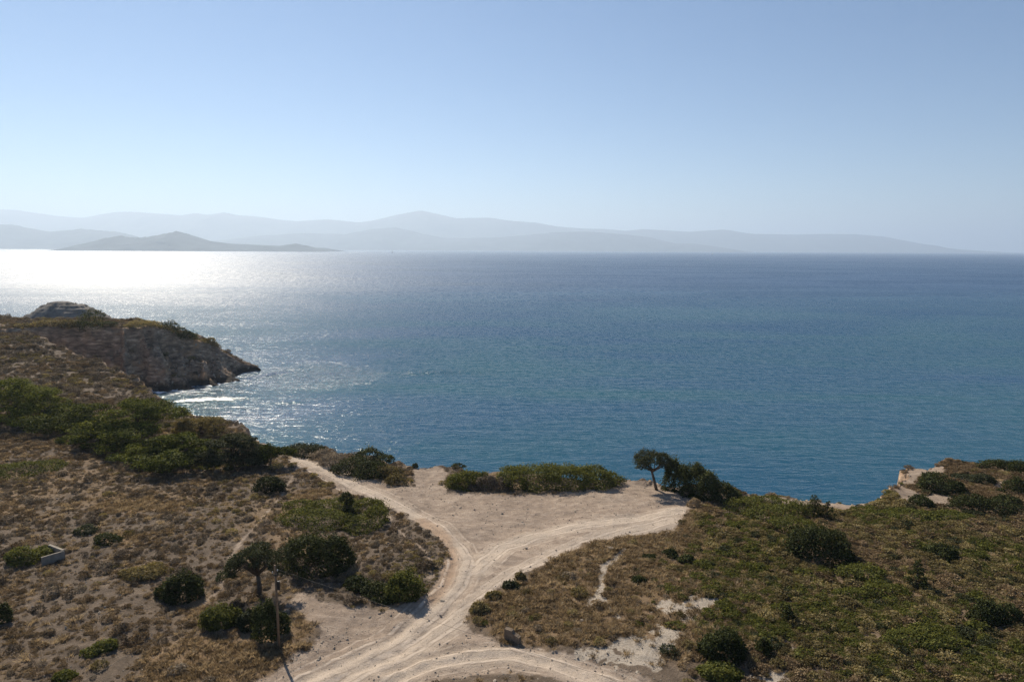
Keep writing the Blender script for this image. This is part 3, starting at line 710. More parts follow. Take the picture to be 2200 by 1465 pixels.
# ------------------------------------------------------------------ the trees
def windswept_pine(px, py, wpx, hpx, lean, label, seed, n=15000, mat=None, leaf=.34, low=.25):
    rng = np.random.default_rng(seed); g = G(px, py); s = scale_at(g)
    W = wpx / s; H = hpx / s * .80
    base = (g[0], g[1], g[2] - .1)
    trunk = [(0, 0, 0), (lean * W * .05, .1, H * .25), (lean * W * .14, .2, H * .45), (lean * W * .22, .25, H * .62)]
    pads, limbs = [], []
    K = 24
    for k in range(K):
        t = (k + .5) / K; el = low * .2 + (1.0 - low * .2) * t ** 1.15; an = k * 2.399 + rng.uniform(-.4, .4)
        rr = math.sqrt(max(1 - el * el, .02)) * rng.uniform(.72, 1.0)
        zz = H * (.10 + .80 * el) * rng.uniform(.92, 1.05); xx = math.cos(an) * rr * W * .44 + lean * W * .22 * (el - .35); yy = math.sin(an) * rr * W * .40
        r = W * rng.choice([.05, .075, .10, .13, .165])
        if rng.random() < .16: continue
        pads.append((xx, yy, zz, r * 1.4, r * 1.1, max(r * .42, .33)))
        if k % 2: limbs.append([(trunk[2][0] * .8, .1, min(zz * .75, H * .5)), (xx * .5, yy * .5, zz * .82), (xx, yy, zz)])
    wind = np.array([lean * .8, .25, .45])
    return tree('pine_tree', base, trunk, limbs, pads, mat or M_pine, n, leaf * 1.15, label, 'pine tree', 'windswept pines above the cove', seed, wind, .34, .22, .3, .75)
windswept_pine(20, 905, 190, 125, .9, 'windswept green pine cut off by the left edge below the scarp', 11, 17000, None, .34, .05)
windswept_pine(140, 925, 170, 80, .9, 'low spreading pine between the edge pine and the tallest pine', 12, 14000, None, .34, .12)
windswept_pine(275, 955, 215, 128, 1.0, 'tallest windswept pine leaning over the cove', 13, 23000, None, .34, .10)
windswept_pine(385, 1000, 190, 100, .6, 'round dark pine in front of the leaning tall pine', 14, 20000, None, .34, .12)
windswept_pine(490, 1003, 150, 95, .5, 'brownish green pine at the right end of the grove', 15, 16000, M_juni, .32, .10)
windswept_pine(205, 955, 130, 70, .7, 'low pine filling the front left of the grove', 16, 12000, None, .32, .08)
windswept_pine(90, 905, 150, 70, .8, 'low dense pine behind the edge pine, touching the scrub slope', 18, 10000, None, .32, .05)
windswept_pine(330, 985, 150, 62, .6, 'low pine scrub at the front foot of the grove', 19, 9000, None, .30, .03)
windswept_pine(425, 935, 130, 50, .4, 'rusty low pine at the cliff edge behind the grove', 17, 9000, M_olive, .30, .08)

g = G(583, 1003); s = scale_at(g)
tree('juniper_tree', (g[0], g[1], g[2] - .1), [(0, 0, 0), (-.15, 0, .8), (.1, 0, 1.6), (.3, .1, 2.2)], [[(.1, 0, 1.5), (1.2, .3, 2.2), (2.4, .5, 2.5)], [(0, 0, 1.3), (-.8, .2, 2.2), (-1.0, .3, 2.8)]],
     [(-.6, 0, 2.6, 1.2, 1.1, 1.1), (.7, .2, 2.4, 1.3, 1.1, .8), (2.0, .4, 2.5, 1.3, 1.0, .6), (3.0, .6, 2.4, .9, .8, .5), (-1.3, .2, 1.7, 1.0, .9, .8)], M_pine, 6000, .26,
     'small green tree with bare trunk where the dirt track begins', 'tree', None, 21, np.array([.8, .1, .3]), .35, .15)
g = G(584, 962); rng = np.random.default_rng(5)
pads = [(.1 + rng.uniform(-.8, .9), rng.uniform(-.5, .5), rng.uniform(.8, 2.0), .32, .3, .3) for _ in range(12)]
tree('sapling', (g[0], g[1] + 1.2, gz(g[0], g[1] + 1.2)), [(0, 0, 0), (.1, 0, .7), (.0, 0, 1.5), (.1, 0, 2.1)], [[(.05, 0, .5), (q[0], q[1], q[2])] for q in pads], pads, M_dark, 700, .2,
     'thin dark sapling standing against the water above the track', 'sapling', None, 22, None, .4, .06)

# spreading evergreen oak beside the pole
g = G(556, 1279); rng = np.random.default_rng(8)
pads = [(rng.uniform(-3.1, 2.6), rng.uniform(-1.8, 2.0), 0, rng.uniform(.5, 1.05), rng.uniform(.5, .95), rng.uniform(.3, .6)) for _ in range(30)]
pads = [(a, b, 4.7 - .14 * a * a - .12 * b * b + rng.uniform(-.45, .35) - (.6 if a < -2 else 0), c, d, e) for a, b, _, c, d, e in pads] + [(-3.0, -.3, 2.3, .45, .4, .5), (-2.7, .4, 1.9, .4, .4, .4), (2.3, -.2, 2.6, .5, .45, .4), (-2.2, -.9, 2.7, .5, .5, .4)]
tree('spreading_tree', (g[0], g[1], g[2] - .1), [(0, 0, 0), (.12, 0, .9), (.02, .05, 1.7), (-.1, .1, 2.3)],
     [[(-.1, .1, 2.2), (a * .5, b * .5, 2.7 + .25 * c), (a, b, c)] for a, b, c, *_ in pads[:16] + pads[-4:]], pads, M_juni, 9000, .19, 'spreading grey green tree with dark trunk behind the timber pole', 'tree', None, 23, None, .5, .27, .35, .45, .5)
# tree at the brink of the clearing
g = G(1411, 1052); rng = np.random.default_rng(9)
pads = [(rng.uniform(-2.3, 2.2), rng.uniform(-1.6, 1.6), 0, rng.uniform(.65, 1.05), rng.uniform(.65, 1.0), rng.uniform(.5, .85)) for _ in range(22)]
pads = [(a - .6, b, 5.0 - .15 * a * a - .1 * b * b + rng.uniform(-.3, .25), c, d, e) for a, b, _, c, d, e in pads] + [(-2.5, 0, 3.4, .6, .6, .4), (1.7, .2, 3.5, .95, .8, .7), (2.4, .3, 2.8, 1.0, .9, .8), (3.1, .5, 2.2, .9, .9, .8), (-2.2, .5, 3.8, .6, .6, .45), (-1.6, -.8, 3.6, .5, .5, .35), (.9, -.6, 3.9, .7, .6, .45), (2.0, .4, 1.8, .9, .9, .8)]
tree('umbrella_tree', (g[0], g[1], g[2] - .1), [(0, 0, 0), (-.25, 0, .9), (-.5, 0, 1.8), (-.75, 0, 2.7), (-.7, 0, 3.3)],
     [[(-.7, 0, 2.8), (a * .6 - .2, b * .6, 3.6), (a, b, c)] for a, b, c, *_ in pads[:13]], pads, M_juni, 9500, .2, 'umbrella shaped tree with leaning bare trunk at the brink of the clearing', 'tree', None, 24, None, .5, .24, .35, .45, .45)

def conifer(px, py, wpx, hpx, label, seed, n=1800, sparse=False):
    rng = np.random.default_rng(seed); g = G(px, py); s = scale_at(g); H = hpx / s; W = wpx / s / 2
    pads, limbs = [], []
    for k in range(18 if not sparse else 22):
        t = (k + .5) / (18 if not sparse else 22); an = k * 2.4; r = W * (1 - t * .85) * rng.uniform(.5, .9)
        pr = max(W * (.42 if not sparse else .22) * (1.1 - t * .6), .16)
        pads.append((math.cos(an) * r, math.sin(an) * r, H * (.12 + .86 * t), pr, pr, pr * .8)); limbs.append([(0, 0, H * (.08 + .8 * t)), (math.cos(an) * r, math.sin(an) * r, H * (.12 + .86 * t))])
    return tree('young_conifer', (g[0], g[1], g[2] - .05), [(0, 0, 0), (0, 0, H * .5), (.03, 0, H * .97)], limbs, pads, M_dark, n, .2, label, 'conifer', 'young conifers among the scrub', seed, np.array([0, 0, .8]), .4, .07)
conifer(1748, 1112, 46, 50, 'small dark conifer at the edge of the bright green patch', 31)
conifer(1776, 1116, 44, 42, 'thin open conifer just right of the small dark conifer', 32, 900, True)
conifer(1968, 1258, 56, 60, 'open branched conifer in the scrub on the right slope', 33, 1600, True)
conifer(1692, 1334, 32, 38, 'small low conifer in the brown scrub below the dark round bush', 34, 900)
conifer(1640, 1402, 46, 34, 'low dark conifer beside the pale sandy patch', 35, 1400)

# ------------------------------------------------------------------ large shrubs, one by one
shrub('dark_bush', [(683, 1244, 140, 100), (650, 1215, 80, 60), (725, 1225, 70, 70)], M_dark, 13000, .20, 'largest dark round bush right of the spreading tree', seed=41)
shrub('evergreen_bush', [(880, 1292, 72, 62), (850, 1296, 50, 45)], M_mat, 5500, .19, 'bright green bush in the bend of the dirt track', seed=42)
shrub('evergreen_bush', [(770, 1272, 60, 32), (810, 1285, 70, 36), (830, 1300, 60, 30)], M_dark, 4500, .19, 'low dark green bush just left of the bright bush in the bend', seed=43)
shrub('dark_bush', [(392, 1298, 84, 62), (360, 1288, 50, 36)], M_dark, 6000, .19, 'dark bush left of the spreading tree, alone on brown ground', seed=44)
shrub('evergreen_bush', [(474, 1354, 76, 58), (500, 1345, 50, 40)], M_mat, 5500, .18, 'dense green bush left of the timber pole', seed=45, lump=.15)
shrub('evergreen_bush', [(535, 1356, 54, 42)], M_juni, 2500, .18, 'low grey green bush between two greener bushes by the pole', seed=46)
shrub('evergreen_bush', [(572, 1382, 58, 78), (600, 1366, 50, 50)], M_dark, 4800, .18, 'upright dark bush right behind the foot of the pole', seed=47)
shrub('evergreen_bush', [(55, 1215, 72, 40), (100, 1200, 56, 26)], M_mat, 4500, .18, 'flat green bush growing inside the low concrete wall', seed=48)
shrub('dark_bush', [(578, 1062, 62, 34), (598, 1058, 36, 24)], M_dark, 3800, .2, 'dark green bush beside the footpath below the dirt track', seed=49)
shrub('mat_shrub', [(640, 1132, 90, 40), (700, 1142, 120, 50), (770, 1148, 110, 46), (810, 1128, 60, 44), (720, 1108, 130, 40), (640, 1100, 70, 26), (790, 1105, 80, 36)], M_mat, 15000, .19, 'broad olive green mat of shrubs round a small upright juniper', seed=50, stems=False)
g = G(748, 1112)
tree('juniper_tree', (g[0], g[1], g[2] - .05), [(0, 0, 0), (-.1, 0, 1.2), (-.2, 0, 2.6)], [[(0, 0, 1), (-.5, .1, 2.2)]], [(-.1, 0, 2.9, .75, .7, .6), (-.5, .1, 2.5, .6, .6, .5), (.2, 0, 2.1, .6, .6, .5), (0, 0, 1.3, .75, .7, .6), (.3, 0, .6, .9, .9, .6)],
     M_dark, 3200, .18, 'small upright dark juniper rising from the green mat', 'tree', None, 51, None, .5, .12)
shrub('cliff_bush', [(660, 984, 70, 32), (640, 976, 60, 26)], M_juni, 3800, .22, 'grey green bush at the upper end of the cliff-edge row', seed=52)
shrub('cliff_bush', [(715, 1003, 62, 30), (690, 990, 50, 28)], M_cushion, 3200, .2, 'greyish bush second from the top of the cliff-edge row', seed=53)
shrub('cliff_bush', [(760, 1022, 90, 42), (800, 1030, 80, 40)], M_dark, 6500, .22, 'broad dark bush in the middle of the cliff-edge row', seed=54)
shrub('cliff_bush', [(795, 996, 56, 34), (820, 1000, 54, 26)], M_dark, 3200, .22, 'dark taller bush rising at the back of the cliff-edge row', seed=55)
shrub('cliff_bush', [(852, 1044, 48, 26), (838, 1030, 60, 30)], M_olive, 3000, .2, 'small brownish bush at the lower end of the cliff-edge row', seed=56)
shrub('cliff_bush', [(892, 1006, 14, 10)], M_dark, 500, .17, 'single tiny dark bush at the bare cliff edge', seed=57)
shrub('cliff_bush', [(985, 1010, 34, 12), (1012, 1013, 40, 12)], M_dark, 1600, .2, 'low dark bush at the brink left of the big green thicket', seed=58)
shrub('evergreen_thicket', [(995, 1053, 76, 42), (1030, 1050, 50, 34)], M_mat, 6000, .22, 'round green bush at the left end of the big thicket', seed=59)
shrub('grey_thicket', [(1045, 1056, 50, 34), (1075, 1056, 50, 32), (1015, 1056, 40, 18)], M_cushion, 4000, .2, 'grey brown bushes between the two green parts of the thicket', seed=60)
shrub('evergreen_thicket', [(1110, 1054, 96, 52), (1165, 1058, 120, 62), (1225, 1056, 110, 60), (1280, 1052, 96, 50), (1315, 1044, 50, 30), (1140, 1040, 110, 42), (1220, 1040, 120, 44)], M_mat, 20000, .22, 'largest long green thicket between the clearing and the sea', seed=61)
shrub('dark_thicket', [(1452, 1056, 56, 66), (1484, 1068, 66, 72), (1514, 1076, 66, 62), (1545, 1080, 64, 46), (1572, 1079, 50, 30), (1500, 1052, 60, 44)], M_dark, 15000, .22, 'big dark thicket sloping down beside the umbrella tree', seed=62)
shrub('dark_bush', [(1752, 1212, 122, 78), (1795, 1214, 70, 50), (1720, 1200, 60, 50)], M_dark, 10500, .20, 'big dark round bush on the green slope right of the clearing', seed=63)
shrub('dark_bush', [(2020, 1204, 66, 34), (2000, 1192, 40, 22)], M_dark, 3600, .2, 'dark green bush far up the right slope above the open conifer', seed=64)
shrub('dark_bush', [(2115, 1344, 66, 48), (2150, 1340, 66, 46)], M_dark, 5200, .19, 'pair of dark rounded lobes near the right edge of the slope', seed=65)
shrub('dark_bush', [(1550, 1428, 98, 68), (1525, 1415, 50, 40)], M_dark, 8000, .18, 'dark spiky bush beside the pale sand near the bottom', seed=66)
shrub('mat_shrub', [(1548, 1472, 90, 44)], M_mat, 3800, .17, 'low green bush cut by the bottom edge below the dark spiky bush', seed=67)
shrub('mat_shrub', [(1600, 1105, 100, 36), (1660, 1125, 120, 46), (1700, 1150, 100, 44), (1640, 1092, 120, 26), (1720, 1115, 60, 40)], M_mat, 12000, .19, 'bright green low mat above the big dark bush on the right', seed=68, stems=False)
shrub('mat_shrub', [(1850, 1250, 110, 40), (1900, 1285, 100, 36), (1830, 1290, 80, 30)], M_mat, 8000, .18, 'bright green low mat below the big dark bush on the right', seed=69, stems=False)
shrub('mat_shrub', [(1950, 1390, 110, 36), (2020, 1400, 120, 34), (1990, 1370, 90, 30)], M_mat, 7500, .18, 'bright green low mat near the bottom of the right slope', seed=70, stems=False)
shrub('mat_shrub', [(1960, 1120, 130, 26), (2040, 1122, 100, 22), (1900, 1110, 90, 16)], M_mat, 6500, .2, 'long green mat just below the bare promontory path', seed=71, stems=False)
shrub('cliff_bush', [(1984, 1000, 46, 26)], M_dark, 2200, .22, 'lone round bush on the tip of the promontory', seed=72)
shrub('cliff_bush', [(2020, 1062, 86, 44), (1998, 1048, 50, 34), (2045, 1062, 46, 28)], M_dark, 5600, .22, 'dark bush on the bare promontory between two paths', seed=73)
shrub('cliff_bush', [(2080, 1100, 80, 40), (2130, 1108, 100, 40), (2160, 1095, 60, 30)], M_dark, 7000, .2, 'broad green bush right of the promontory path', seed=74)
shrub('cliff_bush', [(2130, 1010, 60, 22), (2170, 1012, 60, 24), (2190, 1022, 50, 30)], M_dark, 4200, .22, 'dark bushes on the far rim of the promontory', seed=75)
shrub('cliff_bush', [(2110, 1042, 60, 24), (2080, 1036, 60, 18)], M_juni, 3000, .2, 'grey green bush left of the short path on the promontory', seed=76)
shrub('cliff_bush', [(2180, 1062, 50, 36), (2150, 1060, 20, 12)], M_dark, 2400, .2, 'dark bush by the white post at the right edge', seed=77)
shrub('cliff_bush', [(1980, 1092, 50, 30)], M_dark, 2200, .19, 'round dark bush beside the stone slab on the promontory', seed=78)
shrub('cliff_bush', [(1822, 1078, 56, 26), (1850, 1080, 36, 18), (1790, 1072, 30, 12)], M_dark, 2600, .2, 'flat dark bush at the brink of the small bay', seed=79)
shrub('cliff_bush', [(1625, 1062, 50, 14), (1670, 1066, 60, 16), (1710, 1068, 40, 12)], M_olive, 2600, .19, 'low brownish bush along the brink right of the dark thicket', seed=80)
shrub('cliff_bush', [(1920, 1078, 32, 18), (1900, 1084, 30, 12)], M_olive, 1400, .18, 'small brown bush at the corner of the small bay', seed=81)
shrub('grass_clump', [(1490, 1092, 26, 22)], M_gold, 900, .3, 'dry grass clump at the foot of the dark thicket', 'grass clump', seed=82, aspect=.18, stems=False)
shrub('verge_bush', [(1118, 1250, 26, 22)], M_olive, 900, .17, 'upper brownish bush on the verge at the right of the track', seed=83)
shrub('verge_bush', [(1098, 1270, 38, 24)], M_juni, 1400, .17, 'wider grey green bush below the upper verge bush', seed=84)
shrub('verge_bush', [(1060, 1290, 34, 18)], M_olive, 900, .16, 'small brown bush midway along the verge', seed=85)
shrub('verge_bush', [(1032, 1322, 42, 28)], M_olive, 1500, .16, 'yellowish bush at the lower corner of the verge', seed=86)
shrub('mat_shrub', [(50, 1026, 130, 32), (100, 1012, 90, 24)], M_mat, 6000, .2, 'bright green patch at the left edge below the pines', seed=87, stems=False)
shrub('mat_shrub', [(350, 1004, 100, 24), (430, 1008, 90, 24), (520, 1006, 70, 24)], M_mat, 5500, .2, 'low green bushes along the front of the pine grove', seed=88, stems=False)
shrub('mat_shrub', [(300, 1246, 90, 28), (330, 1232, 50, 22)], M_olive, 3500, .17, 'olive green patch in the scrub above the lone dark bush', seed=89, stems=False)
shrub('cushion_bush', [(232, 1172, 54, 26)], M_dark, 1600, .17, 'rounded dark bush beside a golden grass patch', seed=90)
shrub('cushion_bush', [(186, 1150, 46, 22)], M_juni, 1300, .17, 'dark bush left above the golden grass patch', seed=91)
shrub('cushion_bush', [(140, 1465, 44, 24)], M_mat, 1400, .16, 'small green bush at the bottom left edge', seed=92)
shrub('cushion_bush', [(225, 1404, 50, 28), (195, 1412, 40, 22)], M_mat, 2000, .16, 'green bush near the bottom left in the scrub', seed=93)
shrub('cushion_bush', [(8, 1340, 36, 40)], M_dark, 1300, .17, 'dark bush cut by the left edge', seed=94)
shrub('cushion_bush', [(1440, 1200, 34, 18), (1395, 1202, 30, 14)], M_dark, 1500, .16, 'dark low bush at the top of the dry grass slope', seed=95)
shrub('cushion_bush', [(1475, 1214, 36, 20)], M_dark, 1200, .16, 'dark bush in dry grass right of the sand path', seed=96)
shrub('cushion_bush', [(1372, 1256, 30, 20)], M_dark, 1000, .16, 'small dark bush right of the sand path', seed=97)

for i, (q, lab) in enumerate([([(195, 768, 50, 40), (205, 745, 50, 34)], 'dark scrub in the gully of the headland cliff'), ([(300, 712, 60, 16), (335, 716, 30, 12)], 'dark scrub on the highest brow of the headland'), ([(365, 735, 40, 22), (385, 744, 40, 18)], 'dark scrub on the seaward shoulder of the headland'),
                              ([(445, 742, 36, 12), (460, 748, 20, 10)], 'dark scrub on the lowest brow above the tip'), ([(230, 702, 40, 10), (180, 706, 44, 12)], 'scrub along the left brow of the headland'), ([(100, 716, 60, 12), (50, 712, 40, 10)], 'scrub at the far left brow of the headland'),
                              ([(405, 770, 40, 18)], 'bush halfway down the headland cliff'), ([(150, 735, 40, 16)], 'bush below the left brow of the headland')]):
    shrub('headland_scrub', q, M_dark if i % 2 == 0 else M_olive, 1500, .38, lab, 'scrub', 'scrub patches of the headland', 900 + i)
# ------------------------------------------------------------------ man-made things
gp = G(600, 1395)
root = empty('utility_pole', (gp[0], gp[1], gp[2])); tag(root, 'leaning brown timber pole beside the dirt track', 'pole')
PH = 7.55
obj('shaft', tube([([(0, 0, -.3), (-.02, 0, PH * .5), (-.06, 0, PH)], [.112, .10, .085])], M_wood, 'shaft', 12), root)
obj('bracket', tube([([(-.05, 0, PH - .75), (.16, -.06, PH - .70), (.16, -.06, PH - .5)], [.025, .025, .025]), ([(-.05, 0, PH - .85), (-.26, -.06, PH - .84), (-.26, -.06, PH - .68)], [.025, .025, .025])], M_iron, 'bracket', 6), root)
for q in ((.16, -.06, PH - .5), (-.26, -.06, PH - .68)):
    obj('insulator', tube([([(q[0], q[1], q[2]), (q[0], q[1], q[2] + .05), (q[0], q[1], q[2] + .09), (q[0], q[1], q[2] + .14), (q[0], q[1], q[2] + .18)], [.03, .06, .035, .055, .02])], M_porc, 'insulator', 10), root)
obj('fuse_box', pymesh('fuse_box', *boxv((.2, -.06, PH - 1.75), (.2, .18, .75)), M_iron), root)
for q in ([(.16, -.07, PH - .6), (.27, -.08, PH - .9), (.24, -.1, PH - 1.35)], [(.24, -.1, PH - 2.1), (.3, -.1, PH - 2.3), (.13, -.06, PH - 2.5)]):
    obj('drop_wire', tube([(q, [.012] * 3)], M_cable, 'drop_wire', 5), root)
obj('pole_band', tube([([(-.05, 0, PH - .9), (-.05, 0, PH - .82)], [.135, .135])], M_iron, 'band', 12), root)
def cable(a, b, sag, label):
    pts = [np.array(a) * (1 - t) + np.array(b) * t + np.array([0, 0, -sag * 4 * t * (1 - t)]) for t in np.linspace(0, 1, 25)]
    me = tube([(pts, [.009] * 25)], M_cable, 'power_cable', 6); o = obj('power_cable', me); tag(o, label, 'cable', 'cables of the timber pole')
top = np.array([gp[0], gp[1], gp[2] + PH])
ta = top + np.array([-.26, -.06, -.55]); tb = top + np.array([.16, -.06, -.35])
e1 = P(160, 1465, ta[2] - .05); cable(ta, ta + (e1 - ta) * 2.2, .25, 'thin cable running from the pole to the lower left')
e2 = P(1370, 1465, tb[2] - .05); cable(tb, tb + (e2 - tb) * 1.9, .3, 'thin cable running from the pole across the dirt track')

def wall_part(name, a, b, h, th, parent, o, mat, notch=None, seed=0):
    """upright slab between two ground points, with a slightly uneven top"""
    rng = np.random.default_rng(seed); a = np.array(a[:2]); b = np.array(b[:2]); d = b - a; L = np.linalg.norm(d); d /= L; nrm = np.array([-d[1], d[0]])
    K = 14; V = []; F_ = []
    for i in range(K + 1):
        t = i / K; p = a + d * L * t; z0 = gz(*p) - .25
        hh = h * (notch(t) if notch else 1) + rng.uniform(-.012, .012)
        zt = max(gz(*a), gz(*b)) * .5 + min(gz(*a), gz(*b)) * .5 + hh
        for sgn in (-.5, .5):
            q = p + nrm * th * sgn
            V += [(q[0] - o[0], q[1] - o[1], z0 - o[2]), (q[0] - o[0], q[1] - o[1], zt - o[2] + rng.uniform(-.008, .008))]
    for i in range(K):
        c, e = i * 4, i * 4 + 4
        F_ += [(c, e, e + 1, c + 1), (c + 2, c + 3, e + 3, e + 2), (c + 1, e + 1, e + 3, c + 3)]
    F_ += [(0, 1, 3, 2), (K * 4, K * 4 + 2, K * 4 + 3, K * 4 + 1)]
    ob = obj(name, pymesh(name, V, F_, mat), parent)
    return ob
wa, wb, wc = G(90, 1216), G(139, 1201), G(107, 1186)
root = empty('ruined_wall', wa); tag(root, 'low concrete corner wall standing alone in the scrub', 'wall')
wall_part('long_wall', wa, wb, 1.0, .16, root, wa, M_conc, None, 3)
dv = (wc - wb) / np.linalg.norm(wc - wb)
wall_part('return_wall', wb + dv * .085, wc, .99, .26, root, wa, M_conc, None, 4)
ba, bb = G(1086, 1374), G(1117, 1384)
root = empty('broken_block', ba); tag(root, 'broken concrete block with chipped top beside the lower track', 'concrete block')
wall_part('block', ba, bb, 1.15, .42, root, ba, M_conb, lambda t: 1.0 - .05 * t if t < .52 else (.80 - .35 * (t - .5) if t < .9 else .62), 5)
wall_part('rim', ba + np.array([.06, .45, 0]), ba + np.array([.35, 1.05, 0]), 1.12, .16, root, ba, M_conb, lambda t: 1 - .45 * t, 6)
# white post and slab on the promontory
g = G(2203, 1050); root = tag(obj('white_post', pymesh('white_post', *boxv((0, 0, .5), (.55, .12, 1.7)), M_hullw)), 'white painted board standing at the right edge of the picture', 'board')
root.location = (g[0], g[1], g[2]); root.rotation_euler = (0, -.15, .3)
def rock_mesh(name, seed, flat=.6, mat=None, sub=2):
    rng = np.random.default_rng(seed); import bmesh
    bm = bmesh.new(); bmesh.ops.create_icosphere(bm, subdivisions=sub, radius=.5)
    cut = [(rng.normal(size=3), rng.uniform(.28, .42)) for _ in range(9)]
    for v in bm.verts:
        c = np.array(v.co)
        for nrm, d in cut:
            nn = nrm / np.linalg.norm(nrm); k = c @ nn - d
            if k > 0: c = c - nn * k
        c *= 1 + .06 * rng.normal(); v.co = (c[0], c[1], c[2] * flat)
    me = bpy.data.meshes.new(name); bm.to_mesh(me); bm.free(); me.materials.append(mat or M_stone); return me
def rock(px, py, wpx, label, seed, flat=.5, asp=1.0, mat=None, rz=0, name='boulder'):
    g = G(px, py); s = scale_at(g); o = obj(name, rock_mesh(name, seed, flat, mat)); o.location = (g[0], g[1], g[2] + .08); k = wpx / s
    o.scale = (k * 1.1, k * asp, k); o.rotation_euler = (0.05, .05, rz); tag(o, label, 'boulder' if name == 'boulder' else 'slab'); return o
rock(1316, 1180, 27, 'flat grey rock lying in golden grass below the clearing', 3, .35, .5, None, -.35)
rock(1996, 1083, 15, 'pale flat slab beside a round bush on the promontory', 4, .2, .4, None, -.3, 'stone_slab')
rock(1130, 1178, 9, 'single pale stone on the open clearing', 5, .5)
rock(396, 722, 16, 'square boulder on the skyline of the headland', 6, .9, 1)
rock(950, 1292, 12, 'pale stone at the left side of the track bend', 7, .5)

# rocky islet behind the headland
def islet():
    prof = [(28, 700), (34, 690), (62, 676), (84, 668), (100, 652), (124, 646), (150, 649), (178, 656), (205, 668), (222, 680), (243, 690), (250, 702)]
    D = 395.0; pr = np.array([(PD(a, b, D)[0], PD(a, b, D)[2]) for a, b in prof]); x0, x1 = pr[0, 0], pr[-1, 0]; cx = (x0 + x1) / 2
    nx_, ny_ = 120, 60; xs = np.linspace(x0 - 3, x1 + 3, nx_); ys = np.linspace(-17, 17, ny_)
    XX, YY = np.meshgrid(xs, ys); hz = np.interp(xs, pr[:, 0], pr[:, 1]); hz[(xs < x0) | (xs > x1)] = -3
    tt = np.clip(1 - (np.abs(YY) / 16) ** 2.2, 0, 1)
    ZZ = (hz[None, :] + 3) * tt ** .6 - 3
    ZZ += np.clip(ZZ, 0, 6) / 6 * (1.4 * (np.abs(fbm(XX * .12, YY * .3 + XX * .05, 4, 301)) - .3) + .9 * fbm(XX * .35, YY * .35, 4, 302))
    st = np.floor(ZZ / 1.7 + .4 * fbm(XX * .06, YY * .1, 2, 303)) * 1.7
    ZZ = ZZ * .55 + (st + .6) * .45
    ii = np.arange(nx_ * ny_).reshape(ny_, nx_); f = np.stack([ii[:-1, :-1], ii[:-1, 1:], ii[1:, 1:], ii[1:, :-1]], -1).reshape(-1, 4)
    V = np.stack([XX.ravel(), YY.ravel() + D, np.maximum(ZZ, -3).ravel()], 1)
    m1_ = np.zeros((len(V), 3)); m2_ = np.zeros((len(V), 3)); m2_[:, 1] = 1
    tag(obj('rocky_islet', mesh_np('rocky_islet', V, f, plain('islet_rock', (.16, .145, .13), .95, .6, .35, .1, 0, .5), None, True)), 'bare rocky islet rising behind the headland', 'islet')
islet()

# ------------------------------------------------------------------ small scrub: prototypes
def proto_cushion(seed, n, mat, name, leaf=.10, flat=.62, ragged=.25):
    rng = np.random.default_rng(seed)
    lb = [[0, 0, .08, .5, .5, .5 * flat * 1.3]]
    for _ in range(5):
        an = rng.uniform(0, 6.28); lb.append([math.cos(an) * .28, math.sin(an) * .28, .1 + rng.uniform(0, .14), .27, .27, .22])
    p, nn, vb = lobes_points(lb, n, rng, ragged, .7, .3, -.1); p[:, 2] = np.maximum(p[:, 2], -.02)
    return leaf_mesh(name, p, nn, leaf, mat, rng, .55, .5, None, vb)
def proto_tuft(seed, n, mat, name, h=.5, spread=.45):
    rng = np.random.default_rng(seed); V = []
    for k in range(n):
        an = rng.uniform(0, 6.28); r = abs(rng.normal()) * spread * .5; b = np.array([math.cos(an) * r, math.sin(an) * r, -.02]); ln = rng.uniform(.5, 1.1) * h
        dirv = np.array([math.cos(an) * rng.uniform(.1, .8) + .25, math.sin(an) * rng.uniform(.1, .8), 1.0]); dirv /= np.linalg.norm(dirv)
        sd = np.cross(dirv, [math.sin(an * 3), math.cos(an * 3), .2]); sd /= np.linalg.norm(sd); wd = rng.uniform(.008, .019)
        V += [b - sd * wd, b + sd * wd, b + dirv * ln * .6 + sd * wd * .8, b + dirv * ln + np.array([.12, 0, -.05]) * ln]
    V = np.array(V); f = np.arange(len(V)).reshape(-1, 4); var = np.clip(.5 + .25 * rng.normal(size=n), 0, 1)
    return mesh_np(name, V, f, mat, {'var': np.repeat(var, 4)})
cush = [proto_cushion(500 + i, 340, M_cushion, 'cushion_shrub', .12, .6 + .1 * (i % 3)) for i in range(6)]
cush += [proto_cushion(520 + i, 340, M_olive, 'cushion_shrub', .12, .6) for i in range(2)] + [proto_cushion(530 + i, 300, M_tan, 'cushion_shrub', .12, .5, .3) for i in range(2)]
oliv = [proto_cushion(540 + i, 380, M_olive, 'slope_shrub', .13, .55 + .1 * (i % 2), .3) for i in range(5)] + [proto_cushion(560 + i, 380, M_mat, 'slope_shrub', .13, .5) for i in range(1)] + [proto_cushion(570 + i, 380, M_juni, 'slope_shrub', .13, .6) for i in range(2)] + [proto_cushion(580 + i, 340, M_tan, 'slope_shrub', .13, .5, .3) for i in range(2)]
tuft = [proto_tuft(600 + i, 64, M_gold, 'grass_tuft', .42 + .06 * i) for i in range(4)]
peb = [rock_mesh('pebble', 700 + i, .6, M_stone, 1) for i in range(4)]

